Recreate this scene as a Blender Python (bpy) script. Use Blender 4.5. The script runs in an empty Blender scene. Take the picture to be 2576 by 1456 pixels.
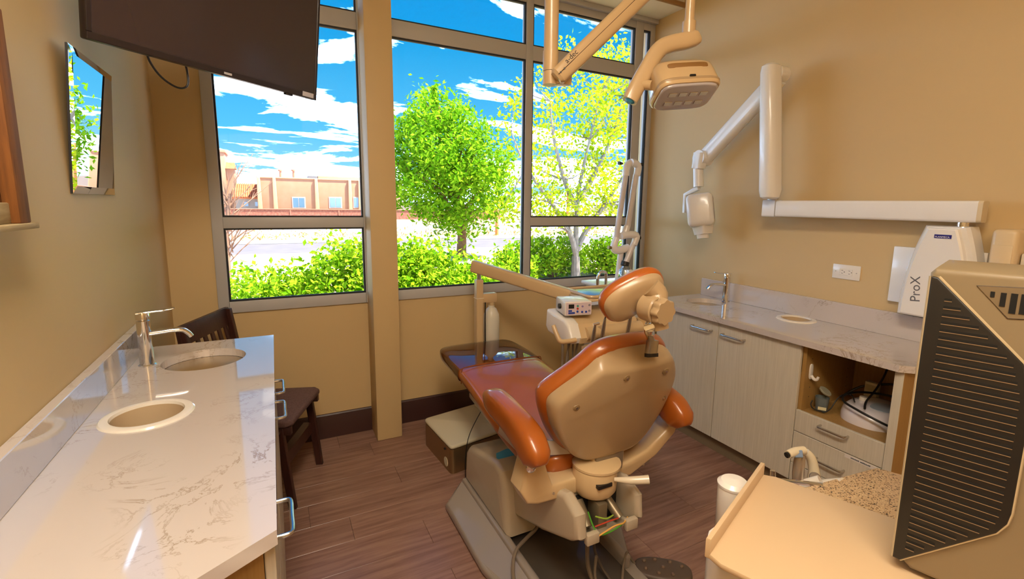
import bpy, bmesh, math, random
import numpy as np
from mathutils import Vector, Matrix
random.seed(7); np.random.seed(7)
SC = bpy.context.scene
COL = SC.collection
PI = math.pi

# ------------------------------------------------------------------ camera
YAW, PITCH, ROLL = math.radians(27.94), math.radians(8.69), math.radians(-0.86)
FPX, CX, CY, CAMH = 1205.0, 1326.3, 697.0, 1.5
_f = np.array([math.sin(YAW)*math.cos(PITCH), math.cos(YAW)*math.cos(PITCH), -math.sin(PITCH)])
_r0 = np.array([math.cos(YAW), -math.sin(YAW), 0.0]); _d0 = np.cross(_f, _r0)
_r = math.cos(ROLL)*_r0 + math.sin(ROLL)*_d0
_d = -math.sin(ROLL)*_r0 + math.cos(ROLL)*_d0
CPOS = np.array([0, 0, CAMH])
cam = bpy.data.cameras.new('camera'); camo = bpy.data.objects.new('camera', cam); COL.objects.link(camo)
m = Matrix.Identity(4)
for i in range(3):
    m[i][0] = _r[i]; m[i][1] = -_d[i]; m[i][2] = -_f[i]; m[i][3] = CPOS[i]
camo.matrix_world = m
cam.sensor_width = 36.0; cam.lens = FPX/2576*36.0
cam.shift_x = (1288-CX)/2576; cam.shift_y = (CY-728)/2576
cam.clip_start = 0.02; cam.clip_end = 500
SC.camera = camo
def ray(px, py): return _r*((px-CX)/FPX) + _d*((py-CY)/FPX) + _f
def atX(px, py, v): q = ray(px, py); return CPOS + q*((v-CPOS[0])/q[0])
def atY(px, py, v): q = ray(px, py); return CPOS + q*((v-CPOS[1])/q[1])
def atZ(px, py, v): q = ray(px, py); return CPOS + q*((v-CPOS[2])/q[2])
def atD(px, py, d): return CPOS + ray(px, py)*d

# ------------------------------------------------------------------ colour management
vs = SC.view_settings
vs.view_transform = 'Standard'; vs.look = 'None'; vs.exposure = 1.18; vs.gamma = 1.0; vs.use_curve_mapping = False
def lin(h):
    h = h.lstrip('#'); c = [int(h[i:i+2], 16)/255 for i in (0, 2, 4)]
    return tuple((x/12.92 if x <= .04045 else ((x+.055)/1.055)**2.4) for x in c) + (1,)

# ------------------------------------------------------------------ world: blue sky with streaky clouds
SKY_STRENGTH = 1.0
w = bpy.data.worlds.new('sky'); SC.world = w; w.use_nodes = True
nt = w.node_tree; nt.nodes.clear(); N = nt.nodes.new; L = nt.links.new
out = N('ShaderNodeOutputWorld'); bg = N('ShaderNodeBackground'); L(bg.outputs[0], out.inputs[0]); bg.inputs[1].default_value = SKY_STRENGTH
tc = N('ShaderNodeTexCoord'); sep = N('ShaderNodeSeparateXYZ'); L(tc.outputs['Generated'], sep.inputs[0])
def mth(op, a, b=None, c=None):
    n = N('ShaderNodeMath'); n.operation = op
    for i, v in enumerate((a, b, c)):
        if v is None: continue
        if isinstance(v, (int, float)): n.inputs[i].default_value = v
        else: L(v, n.inputs[i])
    return n.outputs[0]
el = mth('MAXIMUM', sep.outputs[2], 0.0)
den = mth('ADD', el, 0.12)
u_ = mth('DIVIDE', sep.outputs[0], den); v_ = mth('DIVIDE', sep.outputs[1], den)
cmb = N('ShaderNodeCombineXYZ'); L(u_, cmb.inputs[0]); L(v_, cmb.inputs[1])
mp = N('ShaderNodeMapping'); mp.inputs['Scale'].default_value = (0.55, 1.0, 1); mp.inputs['Rotation'].default_value = (0, 0, 0.5); L(cmb.outputs[0], mp.inputs[0])
n1 = N('ShaderNodeTexNoise'); n1.inputs['Scale'].default_value = 1.15; n1.inputs['Detail'].default_value = 9; n1.inputs['Roughness'].default_value = .6; n1.inputs['Distortion'].default_value = .5
L(mp.outputs[0], n1.inputs[0])
thr = mth('MULTIPLY_ADD', mth('MINIMUM', el, .17), 1.0, 0.395)            # cloud bank near the horizon, wisps above
cl = mth('SUBTRACT', n1.outputs[0], thr)
cl = mth('MULTIPLY', cl, 9.0)
cln = N('ShaderNodeClamp'); L(cl, cln.inputs[0])
cr = N('ShaderNodeValToRGB'); L(el, cr.inputs[0])
e = cr.color_ramp.elements
e[0].position = 0.0; e[0].color = (0.216, 0.423, 0.576, 1)
e[1].position = 1.0; e[1].color = (0.0018, 0.054, 0.198, 1)
a = e.new(.12); a.color = (0.054, 0.288, 0.486, 1)
a = e.new(.30); a.color = (0.0018, 0.18, 0.405, 1)
a = e.new(.55); a.color = (0.0009, 0.1125, 0.351, 1)
mx = N('ShaderNodeMixRGB'); L(cln.outputs[0], mx.inputs[0]); L(cr.outputs[0], mx.inputs[1]); mx.inputs[2].default_value = (4.6, 6.3, 9.0, 1)
L(mx.outputs[0], bg.inputs[0])

# ------------------------------------------------------------------ sun (behind the building, over the roof)
sun = bpy.data.lights.new('sun', 'SUN'); sun.energy = 10.5; sun.angle = math.radians(.6); sun.color = (1, .93, .80)
suno = bpy.data.objects.new('sun', sun); COL.objects.link(suno)
suno.rotation_euler = Vector((-.42, .22, -.86)).to_track_quat('-Z', 'Y').to_euler(); suno.location = (10, 2, 16)

# ================================================================== materials
MATS = {}
def mat(name, col, rough=.5, metal=0, coat=0, spec=None, noise=None, bump=None, var=0, emit=None, trans=None, sub=None):
    """plain procedural principled material. noise=(scale,color2,contrast) bump=(scale,strength)"""
    if name in MATS: return MATS[name]
    M = bpy.data.materials.new(name); M.use_nodes = True; MATS[name] = M
    t = M.node_tree; p = t.nodes['Principled BSDF']
    col = lin(col) if isinstance(col, str) else col
    p.inputs['Base Color'].default_value = col; p.inputs['Roughness'].default_value = rough; p.inputs['Metallic'].default_value = metal
    if coat: p.inputs['Coat Weight'].default_value = coat; p.inputs['Coat Roughness'].default_value = .08
    if spec is not None: p.inputs['Specular IOR Level'].default_value = spec
    tcn = t.nodes.new('ShaderNodeTexCoord')
    if noise:
        nn = t.nodes.new('ShaderNodeTexNoise'); nn.inputs['Scale'].default_value = noise[0]; nn.inputs['Detail'].default_value = 5
        t.links.new(tcn.outputs['Object'], nn.inputs[0])
        r = t.nodes.new('ShaderNodeValToRGB'); r.color_ramp.elements[0].position = .5-noise[2]; r.color_ramp.elements[1].position = .5+noise[2]
        r.color_ramp.elements[0].color = col; r.color_ramp.elements[1].color = lin(noise[1]) if isinstance(noise[1], str) else noise[1]
        t.links.new(nn.outputs[0], r.inputs[0]); t.links.new(r.outputs[0], p.inputs['Base Color'])
    if bump:
        nb = t.nodes.new('ShaderNodeTexNoise'); nb.inputs['Scale'].default_value = bump[0]; nb.inputs['Detail'].default_value = 4
        t.links.new(tcn.outputs['Object'], nb.inputs[0])
        b = t.nodes.new('ShaderNodeBump'); b.inputs['Strength'].default_value = bump[1]; b.inputs['Distance'].default_value = .01
        t.links.new(nb.outputs[0], b.inputs['Height']); t.links.new(b.outputs[0], p.inputs['Normal'])
    if emit: p.inputs['Emission Color'].default_value = emit[0]; p.inputs['Emission Strength'].default_value = emit[1]
    if trans: p.inputs['Transmission Weight'].default_value = trans; p.inputs['IOR'].default_value = 1.45
    return M

def mat_glass(name, tint=(1, 1, 1, 1), refl=.10, rough=.0):
    if name in MATS: return MATS[name]
    M = bpy.data.materials.new(name); M.use_nodes = True; MATS[name] = M
    t = M.node_tree; t.nodes.clear()
    o = t.nodes.new('ShaderNodeOutputMaterial'); mxs = t.nodes.new('ShaderNodeMixShader')
    tr = t.nodes.new('ShaderNodeBsdfTransparent'); tr.inputs[0].default_value = tint
    gl = t.nodes.new('ShaderNodeBsdfGlossy'); gl.inputs['Roughness'].default_value = rough
    fr = t.nodes.new('ShaderNodeFresnel'); fr.inputs[0].default_value = 1.45
    ml = t.nodes.new('ShaderNodeMath'); ml.operation = 'MULTIPLY'; ml.inputs[1].default_value = refl*10
    t.links.new(fr.outputs[0], ml.inputs[0]); t.links.new(ml.outputs[0], mxs.inputs[0])
    t.links.new(tr.outputs[0], mxs.inputs[1]); t.links.new(gl.outputs[0], mxs.inputs[2]); t.links.new(mxs.outputs[0], o.inputs[0])
    return M

def mat_grain(name, c1, c2, scale=(1, 60, 60), nscale=3.0, rough=.45, contrast=.25, bump=.05, rand=.0, streak=None):
    """wood or laminate grain: noise stretched along one axis"""
    if name in MATS: return MATS[name]
    M = bpy.data.materials.new(name); M.use_nodes = True; MATS[name] = M
    t = M.node_tree; p = t.nodes['Principled BSDF']; p.inputs['Roughness'].default_value = rough
    tcn = t.nodes.new('ShaderNodeTexCoord'); mpn = t.nodes.new('ShaderNodeMapping'); mpn.inputs['Scale'].default_value = scale
    oi = t.nodes.new('ShaderNodeObjectInfo'); ad = t.nodes.new('ShaderNodeVectorMath'); ad.operation = 'ADD'
    ms = t.nodes.new('ShaderNodeMath'); ms.operation = 'MULTIPLY'; ms.inputs[1].default_value = 37.0
    t.links.new(oi.outputs['Random'], ms.inputs[0])
    t.links.new(tcn.outputs['Object'], mpn.inputs[0]); t.links.new(mpn.outputs[0], ad.inputs[0]); t.links.new(ms.outputs[0], ad.inputs[1])
    n = t.nodes.new('ShaderNodeTexNoise'); n.inputs['Scale'].default_value = nscale; n.inputs['Detail'].default_value = 7; n.inputs['Roughness'].default_value = .62; n.inputs['Distortion'].default_value = .35
    t.links.new(ad.outputs[0], n.inputs[0])
    r = t.nodes.new('ShaderNodeValToRGB'); r.color_ramp.elements[0].position = .5-contrast; r.color_ramp.elements[1].position = .5+contrast
    r.color_ramp.elements[0].color = lin(c1); r.color_ramp.elements[1].color = lin(c2)
    if streak:
        s = r.color_ramp.elements.new(min(.98, .5+contrast*1.0)); s.color = lin(c2)
        r.color_ramp.elements[-1].position = min(1, .5+contrast*1.25); r.color_ramp.elements[-1].color = lin(streak)
    t.links.new(n.outputs[0], r.inputs[0])
    hs = t.nodes.new('ShaderNodeHueSaturation'); t.links.new(r.outputs[0], hs.inputs['Color'])
    mr = t.nodes.new('ShaderNodeMapRange'); mr.inputs[3].default_value = 1-rand; mr.inputs[4].default_value = 1+rand
    t.links.new(oi.outputs['Random'], mr.inputs[0]); t.links.new(mr.outputs[0], hs.inputs['Value'])
    t.links.new(hs.outputs[0], p.inputs['Base Color'])
    b = t.nodes.new('ShaderNodeBump'); b.inputs['Strength'].default_value = bump; b.inputs['Distance'].default_value = .003
    t.links.new(n.outputs[0], b.inputs['Height']); t.links.new(b.outputs[0], p.inputs['Normal'])
    return M

def mat_quartz(name='quartz'):
    if name in MATS: return MATS[name]
    M = bpy.data.materials.new(name); M.use_nodes = True; MATS[name] = M
    t = M.node_tree; p = t.nodes['Principled BSDF']; p.inputs['Roughness'].default_value = .06; p.inputs['Specular IOR Level'].default_value = 1.0; p.inputs['Coat Weight'].default_value = .6; p.inputs['Coat Roughness'].default_value = .03
    geo = t.nodes.new('ShaderNodeNewGeometry')
    n1 = t.nodes.new('ShaderNodeTexNoise'); n1.inputs['Scale'].default_value = 5.5; n1.inputs['Detail'].default_value = 8; n1.inputs['Roughness'].default_value = .68; n1.inputs['Distortion'].default_value = 1.1
    t.links.new(geo.outputs['Position'], n1.inputs[0])
    s = t.nodes.new('ShaderNodeMath'); s.operation = 'SUBTRACT'; s.inputs[1].default_value = .5; t.links.new(n1.outputs[0], s.inputs[0])
    a = t.nodes.new('ShaderNodeMath'); a.operation = 'ABSOLUTE'; t.links.new(s.outputs[0], a.inputs[0])
    mr = t.nodes.new('ShaderNodeMapRange'); mr.inputs[1].default_value = .0; mr.inputs[2].default_value = .018; mr.inputs[3].default_value = 1; mr.inputs[4].default_value = 0
    t.links.new(a.outputs[0], mr.inputs[0])
    n2 = t.nodes.new('ShaderNodeTexNoise'); n2.inputs['Scale'].default_value = 4.0; n2.inputs['Detail'].default_value = 3
    t.links.new(geo.outputs['Position'], n2.inputs[0])
    m2 = t.nodes.new('ShaderNodeMapRange'); m2.inputs[1].default_value = .46; m2.inputs[2].default_value = .64
    t.links.new(n2.outputs[0], m2.inputs[0])
    mu = t.nodes.new('ShaderNodeMath'); mu.operation = 'MULTIPLY'; t.links.new(mr.outputs[0], mu.inputs[0]); t.links.new(m2.outputs[0], mu.inputs[1])
    mx_ = t.nodes.new('ShaderNodeMixRGB'); t.links.new(mu.outputs[0], mx_.inputs[0]); mx_.inputs[1].default_value = lin('#cbc2be'); mx_.inputs[2].default_value = lin('#9a8670')
    t.links.new(mx_.outputs[0], p.inputs['Base Color'])
    return M

def mat_speckle(name, base, spots):
    if name in MATS: return MATS[name]
    M = bpy.data.materials.new(name); M.use_nodes = True; MATS[name] = M
    t = M.node_tree; p = t.nodes['Principled BSDF']; p.inputs['Roughness'].default_value = .4
    geo = t.nodes.new('ShaderNodeNewGeometry'); vo = t.nodes.new('ShaderNodeTexVoronoi'); vo.inputs['Scale'].default_value = 330
    t.links.new(geo.outputs['Position'], vo.inputs[0])
    r = t.nodes.new('ShaderNodeValToRGB'); r.color_ramp.interpolation = 'CONSTANT'
    els = r.color_ramp.elements; els[0].position = 0; els[0].color = lin(spots[0]); els[1].position = .07; els[1].color = lin(spots[1])
    x = els.new(.2); x.color = lin(base); x = els.new(.8); x.color = lin(spots[2])
    sp = t.nodes.new('ShaderNodeSeparateColor'); t.links.new(vo.outputs['Color'], sp.inputs[0]); t.links.new(sp.outputs[0], r.inputs[0])
    t.links.new(r.outputs[0], p.inputs['Base Color'])
    return M

def mat_leaf(name, c1, c2, c3):
    if name in MATS: return MATS[name]
    M = bpy.data.materials.new(name); M.use_nodes = True; MATS[name] = M
    t = M.node_tree; t.nodes.clear(); o = t.nodes.new('ShaderNodeOutputMaterial')
    geo = t.nodes.new('ShaderNodeNewGeometry'); r = t.nodes.new('ShaderNodeValToRGB')
    dk = lambda c: tuple(v*.80 for v in lin(c)[:3])+(1,)
    r.color_ramp.elements[0].color = dk(c1); r.color_ramp.elements[1].color = dk(c3); x = r.color_ramp.elements.new(.5); x.color = dk(c2)
    t.links.new(geo.outputs['Random Per Island'], r.inputs[0])
    d = t.nodes.new('ShaderNodeBsdfDiffuse'); tl = t.nodes.new('ShaderNodeBsdfTranslucent'); mxs = t.nodes.new('ShaderNodeMixShader'); mxs.inputs[0].default_value = .42
    t.links.new(r.outputs[0], d.inputs[0]); t.links.new(r.outputs[0], tl.inputs[0])
    t.links.new(d.outputs[0], mxs.inputs[1]); t.links.new(tl.outputs[0], mxs.inputs[2]); t.links.new(mxs.outputs[0], o.inputs[0])
    return M

WALL = mat('wall_paint', '#cdb283', .55, bump=(900, .015), spec=.35)
CEIL = mat('ceiling_white', '#ece6da', .7)
ALU = mat('aluminium_frame', '#b8b6b6', .42, spec=.5)
GASKET = mat('black_gasket', '#1c1d1f', .6)
QUARTZ = mat_quartz()
PLANK = mat_grain('vinyl_plank', '#745247', '#a27e6d', (1.2, 16, 16), 2.2, .27, .24, .10, .06, '#c2a999')
LAM = mat_grain('greige_laminate', '#bdb5a4', '#d6cebd', (70, 70, 2.0), 2.0, .5, .3, .03, .03)
LAM_TAN = mat_grain('tan_laminate', '#94703c', '#ab8750', (60, 60, 2.0), 2.0, .5, .3, .03, .02)
DARKWOOD = mat_grain('espresso_wood', '#2a1512', '#4a2a22', (40, 40, 3), 2.0, .35, .3, .03)
BASEB = mat('baseboard_brown', '#3c2320', .4)
CHROME = mat('chrome', '#e8e8ea', .07, 1)
STEEL = mat('brushed_steel', '#b8b4ac', .28, 1)
WHITEP = mat('white_plastic', '#e6e1da', .25, coat=.3)
CREAM_SHADED = mat('cream_plastic_shaded', '#ab9270', .33, coat=.25)  # the cream below, darkened to carry the shade on the backlit chair shell
CREAM2 = mat('cream_painted_metal', '#c9ad84', .3, coat=.35)
GREYP = mat('warm_grey_plastic', '#b6a893', .26, coat=.5)
SLATE = mat('grey_base_enamel', '#92877d', .28, coat=.5)
LEATHER = mat('cognac_upholstery', '#a85a1e', .28, coat=.5, bump=(500, .06), noise=(6, '#9c4f16', .25))
BLACK = mat('black_plastic', '#191717', .45)
RUBBER = mat('dark_rubber', '#2a2726', .6)
PORCELAIN = mat('white_porcelain', '#e9e2d8', .12)
SCREEN = mat('tv_screen_glass', '#33262f', .16, spec=.9)
BEZEL = mat('tv_bezel', '#2c2326', .3)

# ================================================================== geometry helpers
class B:
    """mesh builder in world (or local) coordinates"""
    def __init__(s): s.v = []; s.f = []
    def add(s, vs_, fs):
        k = len(s.v); s.v += [tuple(map(float, p)) for p in vs_]; s.f += [tuple(i+k for i in q) for q in fs]; return s
    def bm(s, bm_, mtx=None):
        bm_.verts.index_update()
        vs_ = [(mtx @ v.co) if mtx else v.co.copy() for v in bm_.verts]
        s.add(vs_, [[v.index for v in f.verts] for f in bm_.faces]); bm_.free(); return s
    def box(s, x0, x1, y0, y1, z0, z1, bev=0, seg=2, mtx=None):
        b = bmesh.new(); bmesh.ops.create_cube(b, size=1)
        for v in b.verts: v.co = Vector(((x0+x1)/2+v.co.x*(x1-x0), (y0+y1)/2+v.co.y*(y1-y0), (z0+z1)/2+v.co.z*(z1-z0)))
        if bev: bmesh.ops.bevel(b, geom=b.edges[:], offset=min(bev, .49*min(abs(x1-x0), abs(y1-y0), abs(z1-z0))), segments=seg, affect='EDGES', profile=.5)
        return s.bm(b, mtx)
    def prism(s, poly, lo, hi, axis='z', bev=0, seg=2, mtx=None, bev_caps_only=True):
        """extrude 2d polygon; axis z: (x,y); axis y: (x,z); axis x: (y,z)"""
        def P(a, c):
            return {'z': (a[0], a[1], c), 'y': (a[0], c, a[1]), 'x': (c, a[0], a[1])}[axis]
        b = bmesh.new(); n = len(poly)
        v0 = [b.verts.new(P(a, lo)) for a in poly]; v1 = [b.verts.new(P(a, hi)) for a in poly]
        b.faces.new(v0); b.faces.new(v1)
        for i in range(n): b.faces.new((v0[i], v0[(i+1) % n], v1[(i+1) % n], v1[i]))
        bmesh.ops.recalc_face_normals(b, faces=b.faces[:])
        if bev:
            es = [e for e in b.edges if (e.verts[0] in v0) == (e.verts[1] in v0)] if bev_caps_only else b.edges[:]
            bmesh.ops.bevel(b, geom=es, offset=bev, segments=seg, affect='EDGES', profile=.5)
        return s.bm(b, mtx)
    def cyl(s, p0, p1, r0, r1=None, seg=16, cap=True):
        return s.tube([p0, p1], [r0, r0 if r1 is None else r1], seg, smooth=0, cap=cap)
    def tube(s, pts, r, seg=10, smooth=4, cap=True, closed=False):
        pts = [np.array(p, float) for p in pts]
        rs = list(r) if isinstance(r, (list, tuple)) else [r]*len(pts)
        if smooth and len(pts) > 2: pts, rs = spline(pts, rs, smooth, closed)
        prof = [(math.cos(2*PI*i/seg), math.sin(2*PI*i/seg)) for i in range(seg)]
        return s.sweep(pts, prof, rs, cap=cap, closed=closed)
    def sweep(s, pts, prof, scale=1, up=(0, 0, 1), cap=True, closed=False, fixed_up=False):
        pts = [np.array(p, float) for p in pts]; n = len(pts)
        sc = scale if isinstance(scale, (list, tuple)) else [scale]*n
        tang = []
        for i in range(n):
            if closed: t = pts[(i+1) % n]-pts[i-1]
            else: t = pts[min(i+1, n-1)]-pts[max(i-1, 0)]
            tang.append(t/(np.linalg.norm(t)+1e-12))
        up = np.array(up, float)
        if abs(tang[0]@up) > .97: up = np.array((0, 1, 0.)) if abs(tang[0][1]) < .9 else np.array((1., 0, 0))
        nrm = up - tang[0]*(up@tang[0]); nrm /= np.linalg.norm(nrm)
        vs_, fs = [], []; k = len(prof)
        for i in range(n):
            nn = (up if fixed_up else nrm); nn = nn - tang[i]*(nn@tang[i]); ln = np.linalg.norm(nn)
            if ln > 1e-6: nrm = nn/ln
            bi = np.cross(tang[i], nrm)
            for a, c in prof: vs_.append(pts[i] + (bi*a + nrm*c)*sc[i])
        for i in range(n if closed else n-1):
            j = (i+1) % n
            for q in range(k): fs.append((i*k+q, i*k+(q+1) % k, j*k+(q+1) % k, j*k+q))
        if cap and not closed: fs.append(tuple(range(k))[::-1]); fs.append(tuple((n-1)*k+q for q in range(k)))
        return s.add(vs_, fs)
    def lathe(s, prof, c=(0, 0, 0), axis=(0, 0, 1), seg=32, closed=False):
        ax = Vector(axis).normalized(); q = ax.to_track_quat('Z', 'Y').to_matrix()
        vs_, fs = [], []; n = len(prof)
        for r, z in prof:
            for i in range(seg):
                a = 2*PI*i/seg; vs_.append(Vector(c) + q @ Vector((r*math.cos(a), r*math.sin(a), z)))
        for i in range(n if closed else n-1):
            j = (i+1) % n
            for k in range(seg): fs.append((i*seg+k, i*seg+(k+1) % seg, j*seg+(k+1) % seg, j*seg+k))
        if not closed:
            if prof[0][0] > 1e-6: fs.append(tuple(range(seg))[::-1])
            if prof[-1][0] > 1e-6: fs.append(tuple((n-1)*seg+k for k in range(seg)))
        return s.add(vs_, fs)
    def loft(s, rings, cap=True):
        k = len(rings[0]); vs_ = [p for r in rings for p in r]; fs = []
        for i in range(len(rings)-1):
            for q in range(k): fs.append((i*k+q, i*k+(q+1) % k, (i+1)*k+(q+1) % k, (i+1)*k+q))
        if cap: fs.append(tuple(range(k))[::-1]); fs.append(tuple((len(rings)-1)*k+q for q in range(k)))
        return s.add(vs_, fs)
    def ball(s, c, r, seg=16, sc=(1, 1, 1)):
        b = bmesh.new(); bmesh.ops.create_uvsphere(b, u_segments=seg, v_segments=max(6, seg//2), radius=r)
        return s.bm(b, Matrix.Translation(c) @ Matrix.Diagonal((*sc, 1)))
    def plate_holes(s, outer, holes, z0, z1):
        b = bmesh.new(); loops = []
        for poly in [outer]+holes:
            vs_ = [b.verts.new((x, y, z1)) for x, y in poly]
            for i in range(len(vs_)): b.edges.new((vs_[i], vs_[(i+1) % len(vs_)]))
            loops.append(vs_)
        bmesh.ops.triangle_fill(b, use_beauty=True, edges=b.edges[:])
        top = b.faces[:]
        low = {}
        for lp in loops:
            for v in lp: low[v] = b.verts.new((v.co.x, v.co.y, z0))
        for f in top: b.faces.new([low[v] for v in reversed(f.verts)])
        for lp in loops:
            for i in range(len(lp)):
                a, c = lp[i], lp[(i+1) % len(lp)]; b.faces.new((a, c, low[c], low[a]))
        bmesh.ops.recalc_face_normals(b, faces=b.faces[:])
        return s.bm(b)

def spline(pts, rs, k, closed=False):
    n = len(pts); o, ro = [], []
    seg = n if closed else n-1
    for i in range(seg):
        g = lambda j: pts[j % n] if closed else pts[max(0, min(n-1, j))]
        p0, p1, p2, p3 = g(i-1), g(i), g(i+1), g(i+2)
        for t in range(k):
            u = t/k
            o.append(.5*((2*p1)+(-p0+p2)*u+(2*p0-5*p1+4*p2-p3)*u*u+(-p0+3*p1-3*p2+p3)*u**3))
            ro.append(rs[i]*(1-u)+rs[(i+1) % n]*u)
    if not closed: o.append(pts[-1]); ro.append(rs[-1])
    return o, ro
def rrect(w, h, r, k=4):
    """rounded rectangle profile (centred) as a point list"""
    r = min(r, w/2*.999, h/2*.999); P = []
    for cx, cy, a0 in ((w/2-r, h/2-r, 0), (-w/2+r, h/2-r, 90), (-w/2+r, -h/2+r, 180), (w/2-r, -h/2+r, 270)):
        for i in range(k+1):
            a = math.radians(a0+90*i/k); P.append((cx+r*math.cos(a), cy+r*math.sin(a)))
    return P
def circle(cx, cy, r, n=40, sy=1): return [(cx+r*math.cos(2*PI*i/n), cy+r*sy*math.sin(2*PI*i/n)) for i in range(n)]
def superell(w, h, e=4, n=32):
    P = []
    for i in range(n):
        a = 2*PI*i/n; c, q = math.cos(a), math.sin(a)
        P.append((w*math.copysign(abs(c)**(2/e), c), h*math.copysign(abs(q)**(2/e), q)))
    return P

def root_of(o):
    while o.parent: o = o.parent
    return o
WM = {}
def thing(name, label, cat, loc=(0, 0, 0), rotz=0, group=None, kind=None):
    o = bpy.data.objects.new(name, None); COL.objects.link(o); o.empty_display_size = .05
    o.location = loc; o.rotation_euler = (0, 0, rotz)
    WM[o.name] = Matrix.Translation(loc) @ Matrix.Rotation(rotz, 4, 'Z')
    if label: o['label'] = label
    if cat: o['category'] = cat
    if group: o['group'] = group
    if kind: o['kind'] = kind
    return o
def tag(o, label=None, cat=None, group=None, kind=None):
    if label: o['label'] = label
    if cat: o['category'] = cat
    if group: o['group'] = group
    if kind: o['kind'] = kind
    return o
def obj(name, b, material, parent=None, local=False, smooth=True, angle=32, label=None):
    me = bpy.data.meshes.new(name); me.from_pydata(b.v, [], b.f); me.update()
    bmx = bmesh.new(); bmx.from_mesh(me); bmesh.ops.recalc_face_normals(bmx, faces=bmx.faces[:]); bmx.to_mesh(me); bmx.free()
    if smooth:
        me.polygons.foreach_set('use_smooth', [True]*len(me.polygons)); me.set_sharp_from_angle(angle=math.radians(angle))
    o = bpy.data.objects.new(name, me); COL.objects.link(o)
    me.materials.append(material)
    if parent is not None:
        if not local:
            me.transform(WM[root_of(parent).name].inverted())
        o.parent = parent
    else:
        co = np.array([v.co for v in me.vertices]); lo, hi = co.min(0), co.max(0)
        base = Vector(((lo[0]+hi[0])/2, (lo[1]+hi[1])/2, lo[2])); me.transform(Matrix.Translation(-base)); o.location = base
        WM[o.name] = Matrix.Translation(base)
    if label: o['label'] = label
    return o
def struct(name, b, material, parent=None, **k):
    o = obj(name, b, material, parent, **k)
    if parent is None: o['kind'] = 'structure'
    return o
def text(name, body, size, material, parent, M, extrude=.0003, align='LEFT'):
    """lettering as a flat mesh"""
    c = bpy.data.curves.new(name, 'FONT'); c.body = body; c.size = size; c.extrude = extrude; c.align_x = align; c.resolution_u = 3
    tmp = bpy.data.objects.new(name+'_tmp', c); COL.objects.link(tmp)
    bpy.context.view_layer.update()
    me = bpy.data.meshes.new_from_object(tmp.evaluated_get(bpy.context.evaluated_depsgraph_get()))
    bpy.data.objects.remove(tmp); bpy.data.curves.remove(c)
    me.name = name; me.materials.clear(); me.materials.append(material)
    me.transform(WM[root_of(parent).name].inverted() @ M)
    o = bpy.data.objects.new(name, me); COL.objects.link(o); o.parent = parent
    return o
def frame_m(o, x, y):
    """matrix with given origin, x axis and y axis"""
    x = Vector(x).normalized(); y = Vector(y); y = (y - x*y.dot(x)).normalized(); z = x.cross(y)
    m_ = Matrix.Identity(4)
    for i in range(3): m_[i][0] = x[i]; m_[i][1] = y[i]; m_[i][2] = z[i]; m_[i][3] = o[i]
    return m_

# ================================================================== the room shell
XL, XR, YW, YB, ZC = -.51, 2.78, 3.14, -1.6, 3.03
SILL = .862
struct('wall_left', B().box(XL-.12, XL, YB, YW+.2, -.12, ZC+.1), WALL)
struct('wall_right', B().box(XR, XR+.12, YB, YW+.2, -.12, ZC+.1), WALL)
struct('wall_back', B().box(XL, XR, YB-.12, YB, -.12, ZC+.1), WALL)
b = B().box(XL, XR, YW, YW+.2, -.2, SILL).box(XL, -.297, YW, YW+.2, SILL, ZC+.1).box(-.297, XR, YW, YW+.2, 2.945, ZC+.1)
struct('wall_window', b, WALL, smooth=False)
struct('ceiling', B().box(XL-.12, XR+.12, YB-.12, YW+.2, ZC, ZC+.12), CEIL)
struct('ceiling_soffit', B().box(XL, XR, 2.83, YW, 2.947, ZC), CEIL)
struct('trim_1', B().box(XL, XR, 2.805, 2.829, 2.945, 2.975, .004), mat('soffit_trim', '#a98256', .5))
struct('trim_2', B().box(XL, XR, 3.09, YW, 2.915, 2.947, .004), ALU)
struct('column', B().box(.508, .664, 2.945, YW-.001, 0, 2.947, .006), WALL)
bb = [(0, 0), (-.014, 0), (-.014, .135), (-.011, .142), (-.011, .15), (-.006, .158), (0, .16)]
for x0, x1 in ((XL, .508), (.664, XR)):
    struct('baseboard_window', B().prism([(YW+a, z) for a, z in bb], x0, x1, 'x'), BASEB)

# floor: slab with single planks laid along the window wall
fl = struct('floor', B().box(XL, XR, YB, YW, -.12, -.004), mat('floor_underlay', '#3a2a22', .8))
pw, plen = .178, 1.22
row = 0; y = YW
while y > YB:
    y0 = max(YB, y-pw); x = XL - random.uniform(.1, 1.1)
    while x < XR:
        a, c = max(XL, x), min(XR, x+plen)
        if c-a > .02:
            me_b = B().box(a+.0006, c-.0006, y0+.0006, y-.0006, -.004, 0, .0008, 1)
            o = obj('plank', me_b, PLANK, fl, smooth=False)
            cx_, cy_ = (a+c)/2, (y0+y)/2                    # own origin so that the grain differs from plank to plank
        x += plen
    y -= pw; row += 1

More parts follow.
